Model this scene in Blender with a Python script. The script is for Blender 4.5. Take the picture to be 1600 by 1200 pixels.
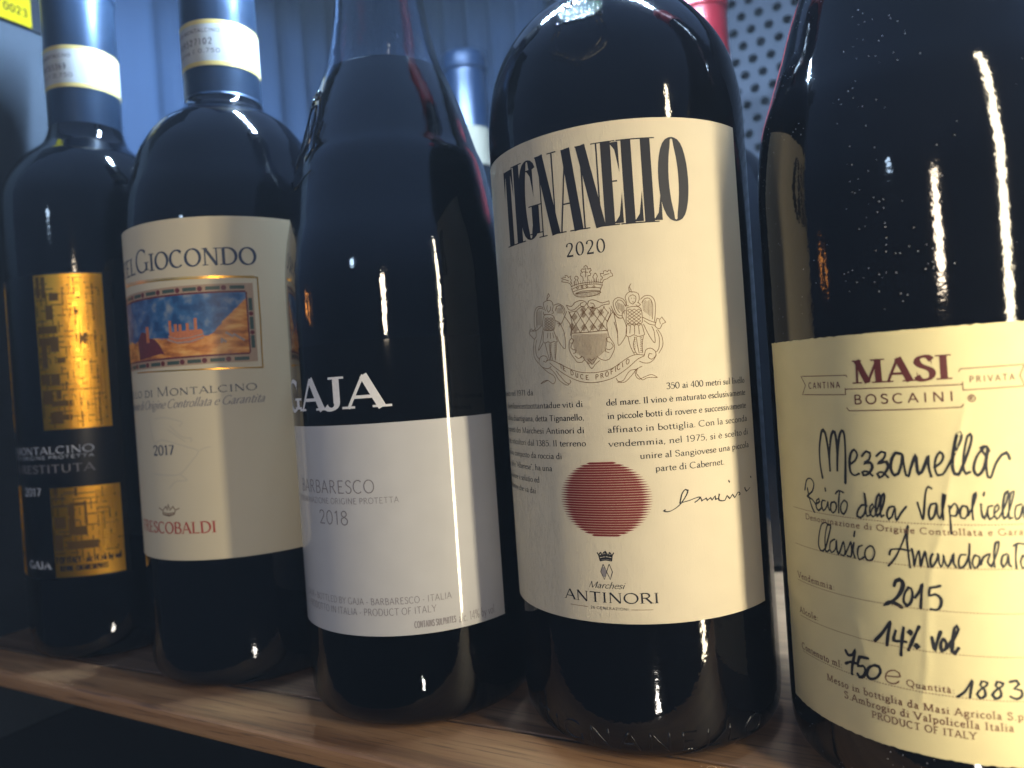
import bpy, bmesh, math, random
from mathutils import Vector, Matrix, noise
rad = math.radians
random.seed(11)
for o in list(bpy.data.objects):
    bpy.data.objects.remove(o)
SC = bpy.context.scene
COL = SC.collection

# ------------------------------------------------------------------ camera
CAM_H, FPX, PITCH, ROLL = 0.103995, 1121.44, rad(-0.24978), rad(-3.99827)
cam = bpy.data.cameras.new('camera')
cam.sensor_width = 36
cam.lens = FPX / 1600 * 36
cam.clip_start = 0.005
cam.clip_end = 20
cam.dof.use_dof = True
cam.dof.focus_distance = 0.198
cam.dof.aperture_fstop = 11
co = bpy.data.objects.new('camera', cam)
COL.objects.link(co)
cr_, sr_, cp_, sp_ = math.cos(ROLL), math.sin(ROLL), math.cos(PITCH), math.sin(PITCH)
right = Vector((cr_, -sp_ * sr_, cp_ * sr_))
up = Vector((-sr_, -sp_ * cr_, cp_ * cr_))
fwd = Vector((0, cp_, sp_))
m = Matrix((right, up, -fwd)).transposed().to_4x4()
m.translation = Vector((0, 0, CAM_H))
co.matrix_world = m
SC.camera = co

# ------------------------------------------------------------------ light
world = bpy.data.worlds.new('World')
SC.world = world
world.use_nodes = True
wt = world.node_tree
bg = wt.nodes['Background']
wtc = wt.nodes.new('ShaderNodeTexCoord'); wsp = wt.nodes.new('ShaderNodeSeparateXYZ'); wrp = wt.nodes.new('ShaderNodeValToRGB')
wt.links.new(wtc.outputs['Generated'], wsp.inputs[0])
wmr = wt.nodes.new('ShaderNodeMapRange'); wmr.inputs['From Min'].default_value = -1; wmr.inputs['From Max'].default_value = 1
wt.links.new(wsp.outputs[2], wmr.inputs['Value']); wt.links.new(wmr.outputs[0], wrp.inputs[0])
we = wrp.color_ramp.elements                       # added gradient in place of the unseen room: label fill, navy glass veil
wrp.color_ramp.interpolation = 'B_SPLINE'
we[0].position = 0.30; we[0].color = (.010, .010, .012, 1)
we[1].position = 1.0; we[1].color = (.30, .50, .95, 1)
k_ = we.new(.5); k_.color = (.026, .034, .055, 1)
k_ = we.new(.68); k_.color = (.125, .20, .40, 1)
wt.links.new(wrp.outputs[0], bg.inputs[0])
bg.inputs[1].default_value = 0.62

U = Vector((math.cos(rad(27.5)), -math.sin(rad(27.5)), 0))     # along the shelf, to the right
N = Vector((math.sin(rad(27.5)), math.cos(rad(27.5)), 0))      # into the shelf
def P(u, n, z=0.0):
    return U * u + N * n + Vector((0, 0, z))

def area(name, loc, target, sx, sy, power, color, spread=180):
    l = bpy.data.lights.new(name, 'AREA')
    l.shape = 'RECTANGLE'; l.size = sx; l.size_y = sy
    l.energy = power; l.color = color; l.spread = rad(spread)
    o = bpy.data.objects.new(name, l)
    COL.objects.link(o)
    o.location = loc
    d = (Vector(target) - Vector(loc)).normalized()
    z = -d
    y = Vector((0, 0, 1)) if abs(z.z) < .9 else U
    x = y.cross(z).normalized(); y = z.cross(x)
    mm = Matrix((x, y, z)).transposed().to_4x4(); mm.translation = Vector(loc)
    o.matrix_world = mm
    return o
# warm vertical light profile on the front right post of the shelf, just outside the frame
area('warm_light_profile', (0.1372, 0.0752, 0.095), (0.03, 0.215, 0.095), 0.010, 0.30, 0.50, (1.0, 0.86, 0.60))
# second dimmer room lamp behind the camera, high
area('room_lamp', (-0.142, -0.60, 0.245), (0.0, 0.22, 0.12), 0.060, 0.13, 1.5, (1.0, 0.82, 0.60))
# small lamp of the shelf below, in front
area('lower_lamp', (0.0, -0.22, -0.175), (0.0, 0.22, 0.02), 0.020, 0.030, 0.16, (1.0, 0.93, 0.82))
# small cool lamp deep in the room on the left
area('far_cool_lamp', (-0.64, -0.56, 0.42), (0.0, 0.22, 0.15), 0.05, 0.05, 0.25, (0.55, 0.75, 1.0))
# far orange bulbs
for i, (x, y, z) in enumerate(((-1.25, 0.27, 0.27), (-1.25, 0.36, 0.285))):
    area('amber_bulb', (x, y, z), (0, .22, .12), 0.022, 0.06, 0.055, (1.0, 0.36, 0.06))

SC.view_settings.view_transform = 'Standard'
SC.view_settings.look = 'None'
SC.view_settings.exposure = 0
SC.view_settings.gamma = 1
SC.cycles.use_denoising = True
SC.cycles.max_bounces = 7
SC.cycles.volume_bounces = 0
SC.cycles.caustics_reflective = False
SC.cycles.caustics_refractive = False
SC.cycles.sample_clamp_indirect = 4

# ------------------------------------------------------------------ materials
def new_mat(name):
    mt = bpy.data.materials.new(name); mt.use_nodes = True
    nt = mt.node_tree
    return mt, nt, nt.nodes['Principled BSDF']
def nd(nt, kind, **kw):
    n = nt.nodes.new(kind)
    for k, v in kw.items():
        if k.startswith('i_'):
            n.inputs[k[2:].replace('_', ' ')].default_value = v
        else:
            setattr(n, k, v)
    return n
def simple(name, col, rough=.5, metal=0, spec=.5, noise_amt=0.08, scale=900, bump=0.0, coat=0.0, bscale=None):
    mt, nt, b = new_mat(name)
    b.inputs['Roughness'].default_value = rough
    b.inputs['Metallic'].default_value = metal
    b.inputs['Specular IOR Level'].default_value = spec
    b.inputs['Coat Weight'].default_value = coat
    b.inputs['Coat Roughness'].default_value = .06
    tc = nd(nt, 'ShaderNodeTexCoord')
    nz = nd(nt, 'ShaderNodeTexNoise'); nz.inputs['Scale'].default_value = scale; nz.inputs['Detail'].default_value = 4
    nt.links.new(tc.outputs['Object'], nz.inputs['Vector'])
    mx = nd(nt, 'ShaderNodeMix', data_type='RGBA')
    mx.inputs[6].default_value = tuple(c * (1 - noise_amt) for c in col[:3]) + (1,)
    mx.inputs[7].default_value = tuple(min(1, c * (1 + noise_amt)) for c in col[:3]) + (1,)
    nt.links.new(nz.outputs['Fac'], mx.inputs[0])
    nt.links.new(mx.outputs[2], b.inputs['Base Color'])
    if bump:
        n2 = nd(nt, 'ShaderNodeTexNoise'); n2.inputs['Scale'].default_value = bscale or scale; n2.inputs['Detail'].default_value = 5
        nt.links.new(tc.outputs['Object'], n2.inputs['Vector'])
        bp = nd(nt, 'ShaderNodeBump'); bp.inputs['Strength'].default_value = bump; bp.inputs['Distance'].default_value = .0002
        nt.links.new(n2.outputs['Fac'], bp.inputs['Height']); nt.links.new(bp.outputs[0], b.inputs['Normal'])
    return mt

def glass_mat(name, col, dust=0.02, specks=0.0, rough=.055):
    """thick near-black wine bottle glass: glossy, faint orange-peel, thin dust film and dust specks"""
    mt, nt, b = new_mat(name)
    b.inputs['Roughness'].default_value = rough
    b.inputs['Specular IOR Level'].default_value = .44
    tc = nd(nt, 'ShaderNodeTexCoord')
    big = nd(nt, 'ShaderNodeTexNoise'); big.inputs['Scale'].default_value = 35; big.inputs['Detail'].default_value = 3
    nt.links.new(tc.outputs['Object'], big.inputs['Vector'])
    rmp = nd(nt, 'ShaderNodeMapRange'); rmp.inputs['From Min'].default_value = .3; rmp.inputs['From Max'].default_value = .7
    rmp.inputs['To Min'].default_value = dust * .5; rmp.inputs['To Max'].default_value = dust * 1.4
    nt.links.new(big.outputs['Fac'], rmp.inputs['Value'])
    mx = nd(nt, 'ShaderNodeMix', data_type='RGBA')
    mx.inputs[6].default_value = (*col, 1); mx.inputs[7].default_value = (.62, .68, .78, 1)
    nt.links.new(rmp.outputs[0], mx.inputs[0])
    last = mx.outputs[2]
    if specks:
        vo = nd(nt, 'ShaderNodeTexVoronoi'); vo.inputs['Scale'].default_value = 800
        nt.links.new(tc.outputs['Object'], vo.inputs['Vector'])
        le = nd(nt, 'ShaderNodeMath', operation='LESS_THAN'); le.inputs[1].default_value = .085
        nt.links.new(vo.outputs['Distance'], le.inputs[0])
        cl = nd(nt, 'ShaderNodeTexNoise'); cl.inputs['Scale'].default_value = 60
        nt.links.new(tc.outputs['Object'], cl.inputs['Vector'])
        gt = nd(nt, 'ShaderNodeMath', operation='GREATER_THAN'); gt.inputs[1].default_value = .53
        nt.links.new(cl.outputs['Fac'], gt.inputs[0])
        mu = nd(nt, 'ShaderNodeMath', operation='MULTIPLY'); nt.links.new(le.outputs[0], mu.inputs[0]); nt.links.new(gt.outputs[0], mu.inputs[1])
        ms = nd(nt, 'ShaderNodeMath', operation='MULTIPLY'); ms.inputs[1].default_value = specks; nt.links.new(mu.outputs[0], ms.inputs[0])
        m2 = nd(nt, 'ShaderNodeMix', data_type='RGBA'); m2.inputs[7].default_value = (.8, .82, .86, 1)
        nt.links.new(ms.outputs[0], m2.inputs[0]); nt.links.new(last, m2.inputs[6]); last = m2.outputs[2]
    nt.links.new(last, b.inputs['Base Color'])
    fine = nd(nt, 'ShaderNodeTexNoise'); fine.inputs['Scale'].default_value = 650; fine.inputs['Detail'].default_value = 2
    nt.links.new(tc.outputs['Object'], fine.inputs['Vector'])
    mid = nd(nt, 'ShaderNodeTexNoise'); mid.inputs['Scale'].default_value = 28; mid.inputs['Detail'].default_value = 1
    nt.links.new(tc.outputs['Object'], mid.inputs['Vector'])
    b1 = nd(nt, 'ShaderNodeBump'); b1.inputs['Strength'].default_value = .14; b1.inputs['Distance'].default_value = .0002
    b2 = nd(nt, 'ShaderNodeBump'); b2.inputs['Strength'].default_value = .12; b2.inputs['Distance'].default_value = .0015
    nt.links.new(fine.outputs['Fac'], b1.inputs['Height']); nt.links.new(mid.outputs['Fac'], b2.inputs['Height'])
    nt.links.new(b2.outputs[0], b1.inputs['Normal']); nt.links.new(b1.outputs[0], b.inputs['Normal'])
    return mt

def paper_mat(name, col, rough=.75, crinkle=0.0, grain=.25, stain=.06, spec=.25, coat=0.0, metallic=0, hair=0.0):
    """label paper; UV is in millimetres along and up the label"""
    mt, nt, b = new_mat(name)
    b.inputs['Roughness'].default_value = rough
    b.inputs['Specular IOR Level'].default_value = spec
    b.inputs['Coat Weight'].default_value = coat; b.inputs['Coat Roughness'].default_value = .045
    b.inputs['Metallic'].default_value = metallic
    uv = nd(nt, 'ShaderNodeUVMap'); uv.uv_map = 'UVMap'
    n1 = nd(nt, 'ShaderNodeTexNoise'); n1.inputs['Scale'].default_value = .12; n1.inputs['Detail'].default_value = 6
    nt.links.new(uv.outputs[0], n1.inputs['Vector'])
    mx = nd(nt, 'ShaderNodeMix', data_type='RGBA')
    mx.inputs[6].default_value = tuple(c * (1 - stain) for c in col) + (1,)
    mx.inputs[7].default_value = tuple(min(1, c * (1 + stain)) for c in col) + (1,)
    nt.links.new(n1.outputs['Fac'], mx.inputs[0]); nt.links.new(mx.outputs[2], b.inputs['Base Color'])
    n2 = nd(nt, 'ShaderNodeTexNoise'); n2.inputs['Scale'].default_value = 2.6; n2.inputs['Detail'].default_value = 6; n2.inputs['Roughness'].default_value = .65
    nt.links.new(uv.outputs[0], n2.inputs['Vector'])
    b1 = nd(nt, 'ShaderNodeBump'); b1.inputs['Strength'].default_value = grain; b1.inputs['Distance'].default_value = .00012
    nt.links.new(n2.outputs['Fac'], b1.inputs['Height'])
    last = b1
    if crinkle:
        mp = nd(nt, 'ShaderNodeMapping'); mp.inputs['Scale'].default_value = (1.25, .16, 1)
        nt.links.new(uv.outputs[0], mp.inputs['Vector'])
        n3 = nd(nt, 'ShaderNodeTexNoise'); n3.inputs['Scale'].default_value = 1.0; n3.inputs['Detail'].default_value = 3; n3.inputs['Distortion'].default_value = .6
        nt.links.new(mp.outputs[0], n3.inputs['Vector'])
        ri = nd(nt, 'ShaderNodeMath', operation='SUBTRACT'); ri.inputs[1].default_value = .5
        nt.links.new(n3.outputs['Fac'], ri.inputs[0])
        ab = nd(nt, 'ShaderNodeMath', operation='ABSOLUTE'); nt.links.new(ri.outputs[0], ab.inputs[0])
        mr = nd(nt, 'ShaderNodeMapRange'); mr.inputs['From Min'].default_value = 0; mr.inputs['From Max'].default_value = .028
        mr.inputs['To Min'].default_value = 1; mr.inputs['To Max'].default_value = 0
        nt.links.new(ab.outputs[0], mr.inputs['Value'])
        sep = nd(nt, 'ShaderNodeSeparateXYZ'); nt.links.new(uv.outputs[0], sep.inputs[0])
        fr = nd(nt, 'ShaderNodeMapRange'); fr.inputs['From Min'].default_value = -38; fr.inputs['From Max'].default_value = 6
        fr.inputs['To Min'].default_value = 1; fr.inputs['To Max'].default_value = .08
        nt.links.new(sep.outputs[0], fr.inputs['Value'])
        ml = nd(nt, 'ShaderNodeMath', operation='MULTIPLY'); nt.links.new(mr.outputs[0], ml.inputs[0]); nt.links.new(fr.outputs[0], ml.inputs[1])
        b3 = nd(nt, 'ShaderNodeBump'); b3.inputs['Strength'].default_value = crinkle; b3.inputs['Distance'].default_value = .00022
        nt.links.new(ml.outputs[0], b3.inputs['Height']); nt.links.new(b1.outputs[0], b3.inputs['Normal']); last = b3
    if hair:
        mp = nd(nt, 'ShaderNodeMapping'); mp.inputs['Scale'].default_value = (.05, 2.6, 1)
        nt.links.new(uv.outputs[0], mp.inputs['Vector'])
        n4 = nd(nt, 'ShaderNodeTexNoise'); n4.inputs['Scale'].default_value = 1.0
        nt.links.new(mp.outputs[0], n4.inputs['Vector'])
        b4 = nd(nt, 'ShaderNodeBump'); b4.inputs['Strength'].default_value = hair; b4.inputs['Distance'].default_value = .0001
        nt.links.new(n4.outputs['Fac'], b4.inputs['Height']); nt.links.new(last.outputs[0], b4.inputs['Normal']); last = b4
    nt.links.new(last.outputs[0], b.inputs['Normal'])
    return mt

def wood_mat(name, c1, c2, c3, seed=0.0, rough=.5):
    mt, nt, b = new_mat(name)
    b.inputs['Roughness'].default_value = rough
    tc = nd(nt, 'ShaderNodeTexCoord')
    mp = nd(nt, 'ShaderNodeMapping'); mp.inputs['Scale'].default_value = (5, 120, 120); mp.inputs['Location'].default_value = (seed, seed, 0)
    nt.links.new(tc.outputs['Object'], mp.inputs['Vector'])
    g = nd(nt, 'ShaderNodeTexNoise'); g.inputs['Scale'].default_value = 1.0; g.inputs['Detail'].default_value = 8; g.inputs['Roughness'].default_value = .62; g.inputs['Distortion'].default_value = .35
    nt.links.new(mp.outputs[0], g.inputs['Vector'])
    r = nd(nt, 'ShaderNodeValToRGB')
    e = r.color_ramp.elements
    e[0].position = .30; e[0].color = (*c1, 1); e[1].position = .72; e[1].color = (*c3, 1)
    k = e.new(.5); k.color = (*c2, 1)
    nt.links.new(g.outputs['Fac'], r.inputs[0])
    mp2 = nd(nt, 'ShaderNodeMapping'); mp2.inputs['Scale'].default_value = (45, 900, 900)
    nt.links.new(tc.outputs['Object'], mp2.inputs['Vector'])
    p = nd(nt, 'ShaderNodeTexNoise'); p.inputs['Scale'].default_value = 1.0; p.inputs['Detail'].default_value = 3
    nt.links.new(mp2.outputs[0], p.inputs['Vector'])
    pr = nd(nt, 'ShaderNodeMapRange'); pr.inputs['From Min'].default_value = .33; pr.inputs['From Max'].default_value = .45; pr.inputs['To Min'].default_value = .55; pr.inputs['To Max'].default_value = 1
    nt.links.new(p.outputs['Fac'], pr.inputs['Value'])
    mu = nd(nt, 'ShaderNodeMix', data_type='RGBA', blend_type='MULTIPLY'); mu.inputs[0].default_value = 1
    nt.links.new(r.outputs[0], mu.inputs[6]); nt.links.new(pr.outputs[0], mu.inputs[7])
    nt.links.new(mu.outputs[2], b.inputs['Base Color'])
    bp = nd(nt, 'ShaderNodeBump'); bp.inputs['Strength'].default_value = .18; bp.inputs['Distance'].default_value = .0002
    nt.links.new(p.outputs['Fac'], bp.inputs['Height']); nt.links.new(bp.outputs[0], b.inputs['Normal'])
    return mt

M = {}
M['glass'] = glass_mat('dark_glass', (.0008, .0012, .0026), .0012)
M['glass_dusty'] = glass_mat('dusty_dark_glass', (.0008, .0012, .0026), .0016, .55)
M['label_T'] = paper_mat('laid_cream_paper', (.59, .525, .385), crinkle=.55, grain=.3)
M['label_M'] = paper_mat('yellow_cotton_paper', (.55, .49, .275), grain=.5, stain=.10)
M['label_B'] = paper_mat('ivory_ribbed_paper', (.62, .54, .37), hair=.35, grain=.1, rough=.55, stain=.03)
M['label_G'] = paper_mat('satin_white_paper', (.52, .515, .50), grain=.25, rough=.42, spec=.3, coat=.9, stain=.07)
M['label_G_black'] = paper_mat('glossy_black_paper', (.0012, .0015, .002), grain=.05, rough=.5, spec=.0, coat=1.0)
M['label_A_black'] = paper_mat('black_paper', (.002, .0024, .004), grain=.1, rough=.3, spec=.4)
M['gold'] = paper_mat('gold_foil', (.80, .40, .045), grain=.5, rough=.30, metallic=1.0, stain=.15)
M['gold_dark'] = paper_mat('darkened_gold_foil', (.15, .085, .025), grain=.4, rough=.42, metallic=.7, stain=.2)
M['seal'] = paper_mat('seal_paper', (.34, .35, .35), grain=.4, stain=.12)
M['seal_gold'] = paper_mat('seal_gold_print', (.55, .42, .15), rough=.45, metallic=.4)
M['paperB'] = paper_mat('embossed_paper', (.55, .485, .35), rough=.5)
INK = {'ink': (.012, .013, .018), 'blue': (.030, .045, .085), 'grey': (.22, .20, .20), 'ltgrey': (.28, .26, .26), 'red': (.40, .055, .04),
       'white': (.78, .77, .75), 'silver': (.55, .56, .58), 'maroon': (.085, .018, .018), 'brown': (.16, .085, .05), 'bronze': (.15, .075, .028), 'wax': (.165, .012, .016)}
for k, c in INK.items():
    M[k] = simple('ink_' + k, c, rough=.5, spec=.3, noise_amt=.12)
M['capsule_navy'] = simple('navy_foil', (.018, .034, .066), rough=.36, metal=.6, bump=.6, scale=140)
M['capsule_blue'] = simple('blue_foil', (.006, .017, .045), rough=.32, metal=.4)
M['capsule_red'] = simple('red_foil', (.15, .005, .010), rough=.35, metal=.3)
M['panel'] = simple('slate_painted_metal', (.030, .037, .048), rough=.8, spec=.06, bump=.25, scale=300)
M['perf'] = simple('perforated_steel', (.030, .036, .050), rough=.7, spec=.15)
M['black'] = simple('black_metal', (.010, .012, .016), rough=.8, spec=.05)
M['alu'] = simple('aluminium', (.55, .56, .58), rough=.35, metal=1)
M['yellow'] = simple('yellow_sticker', (.22, .175, .003), rough=.9, spec=.0)
M['wood_front'] = wood_mat('oak_front_board', (.15, .066, .023), (.31, .160, .065), (.47, .27, .12), 0.0, .46)
M['wood_rear'] = wood_mat('grey_oak_rear_board', (.085, .045, .022), (.19, .11, .06), (.30, .19, .11), 3.0, .34)
M['flare_blue'] = simple('flare_streak_blue', (.016, .027, .052), rough=.8, spec=.08)  # blue of the lens flare put into the sheet colour

# ------------------------------------------------------------------ objects
def link(name, me, mat, parent=None):
    o = bpy.data.objects.new(name, me)
    COL.objects.link(o)
    if mat is not None:
        me.materials.append(mat)
    if parent is not None:
        o.parent = parent
    return o
def from_py(name, vs, fs, mat, parent=None, smooth=False):
    me = bpy.data.meshes.new(name)
    me.from_pydata([tuple(v) for v in vs], [], fs)
    if smooth:
        me.polygons.foreach_set('use_smooth', [True] * len(me.polygons))
    me.update()
    return link(name, me, mat, parent)
def thing(name, label, cat, loc=(0, 0, 0), group=None, rz=0.0):
    o = bpy.data.objects.new(name, None)
    COL.objects.link(o); o.location = loc; o.rotation_euler = (0, 0, rz); o.empty_display_size = .01
    o['label'] = label; o['category'] = cat
    if group: o['group'] = group
    return o
def lathe(name, prof, mat, parent, seg=160):
    """prof in mm, dense smooth profile"""
    pts = [(r / 1000, z / 1000) for r, z in prof]
    vs, fs = [], []
    n = len(pts)
    for r, z in pts:
        for k in range(seg):
            a = 2 * math.pi * k / seg
            vs.append((r * math.cos(a), r * math.sin(a), z))
    for i in range(n - 1):
        for k in range(seg):
            k2 = (k + 1) % seg
            fs.append((i * seg + k, i * seg + k2, (i + 1) * seg + k2, (i + 1) * seg + k))
    return from_py(name, vs, fs, mat, parent, True)
def smooth_profile(p, step=1.2):
    """Catmull-Rom through the profile points"""
    out = []
    q = [p[0]] + list(p) + [p[-1]]
    for i in range(1, len(q) - 2):
        a, b, c, d = q[i - 1], q[i], q[i + 1], q[i + 2]
        L = math.dist(b, c); k = max(1, int(L / step))
        for j in range(k):
            t = j / k
            out.append(tuple(.5 * ((2 * b[m]) + (-a[m] + c[m]) * t + (2 * a[m] - 5 * b[m] + 4 * c[m] - d[m]) * t * t + (-a[m] + 3 * b[m] - 3 * c[m] + d[m]) * t ** 3) for m in (0, 1)))
    out.append(tuple(p[-1]))
    return out

BOT = {'A': (-.18697, .33042, 34.97), 'B': (-.11044, .2967, 40.67), 'G': (-.03741, .25446, 38.84), 'T': (.03719, .22685, 39.22), 'M': (.10898, .18871, 38.98)}
# crease lines of the yellow label (arc mm, height mm)
CREASE = [(-13.6, 91.2), (-15, 86.5), (-17, 78), (-17.8, 74.2), (-18.8, 66.3), (-20.5, 62), (-22.2, 54), (-22.9, 47.5), (-23.7, 39), (-24, 33.7), (-25.3, 27.4)]
CREASE2 = [(-62, 44), (-53, 40.3), (-47, 41.8), (-41, 42.8), (-38.4, 41.4), (-37.2, 36.1), (-34, 30)]
def seg_d(px, py, L):
    best = 99; side = 0
    for (ax, ay), (bx, by) in zip(L, L[1:]):
        dx, dy = bx - ax, by - ay
        t = max(0, min(1, ((px - ax) * dx + (py - ay) * dy) / (dx * dx + dy * dy)))
        ex, ey = px - ax - t * dx, py - ay - t * dy
        d = math.hypot(ex, ey)
        if d < best: best = d; side = 1 if ex * dy - ey * dx > 0 else -1
    return best * side
def disp(key, s, h):
    if key == 'M':
        if not (-70 < s < 16): return 0
        d = seg_d(s, h, CREASE); e = seg_d(s, h, CREASE2)
        return .17 * math.exp(-(d / .9) ** 2) + (.09 * math.exp(-abs(d) / 3.0) if d > 0 else 0) + .10 * math.exp(-(e / 1.1) ** 2) + .05 * noise.noise(Vector((s * .11, h * .09, 3)))
    return 0
def wrap(key, s, h, off):
    """label coordinates (arc mm from the -Y meridian, height mm) to bottle-local metres"""
    R = BOT[key][2]
    a = s / R
    r = (R + off + disp(key, s, h)) / 1000
    return (r * math.sin(a), -r * math.cos(a), h / 1000)
def label_sheet(name, key, s0, s1, h0, h1, mat, parent, off=.10, thick=.09, ds=1.2, dh=3.0, skew=None, rag=0.0):
    """curved paper sheet with real thickness and mm UVs"""
    if key == 'M': ds, dh = .55, 1.2
    ns = max(2, int((s1 - s0) / ds)); nh = max(1, int((h1 - h0) / dh))
    vs, fs, uv = [], [], []
    for j in range(nh + 1):
        for i in range(ns + 1):
            s = s0 + (s1 - s0) * i / ns; h = h0 + (h1 - h0) * j / nh
            if rag and i in (0, ns): s += rag * (noise.noise(Vector((h * .8, i, 0))))
            if rag and j in (0, nh): h += rag * (noise.noise(Vector((s * .8, j, 5))))
            vs.append(wrap(key, s, h, off)); uv.append((s, h))
    W_ = ns + 1
    for j in range(nh):
        for i in range(ns):
            a = j * W_ + i
            fs.append((a, a + 1, a + W_ + 1, a + W_))
    base = len(vs)
    loop = [i for i in range(W_)] + [j * W_ + ns for j in range(1, nh + 1)] + [nh * W_ + i for i in range(ns - 1, -1, -1)] + [j * W_ for j in range(nh - 1, 0, -1)]
    nl_ = len(loop)
    for o_ in (off, off - thick):
        for q in loop:
            s, h = uv[q]
            vs.append(wrap(key, s, h, o_)); uv.append((s, h))
    for i in range(nl_):
        k = (i + 1) % nl_
        fs.append((base + i, base + nl_ + i, base + nl_ + k, base + k))
    o = from_py(name, vs, fs, mat, parent)
    me = o.data
    ul = me.uv_layers.new(name='UVMap')
    for l in me.loops:
        ul.data[l.index].uv = uv[l.vertex_index]
    nf = ns * nh
    for p in me.polygons: p.use_smooth = p.index < nf
    return o

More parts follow.
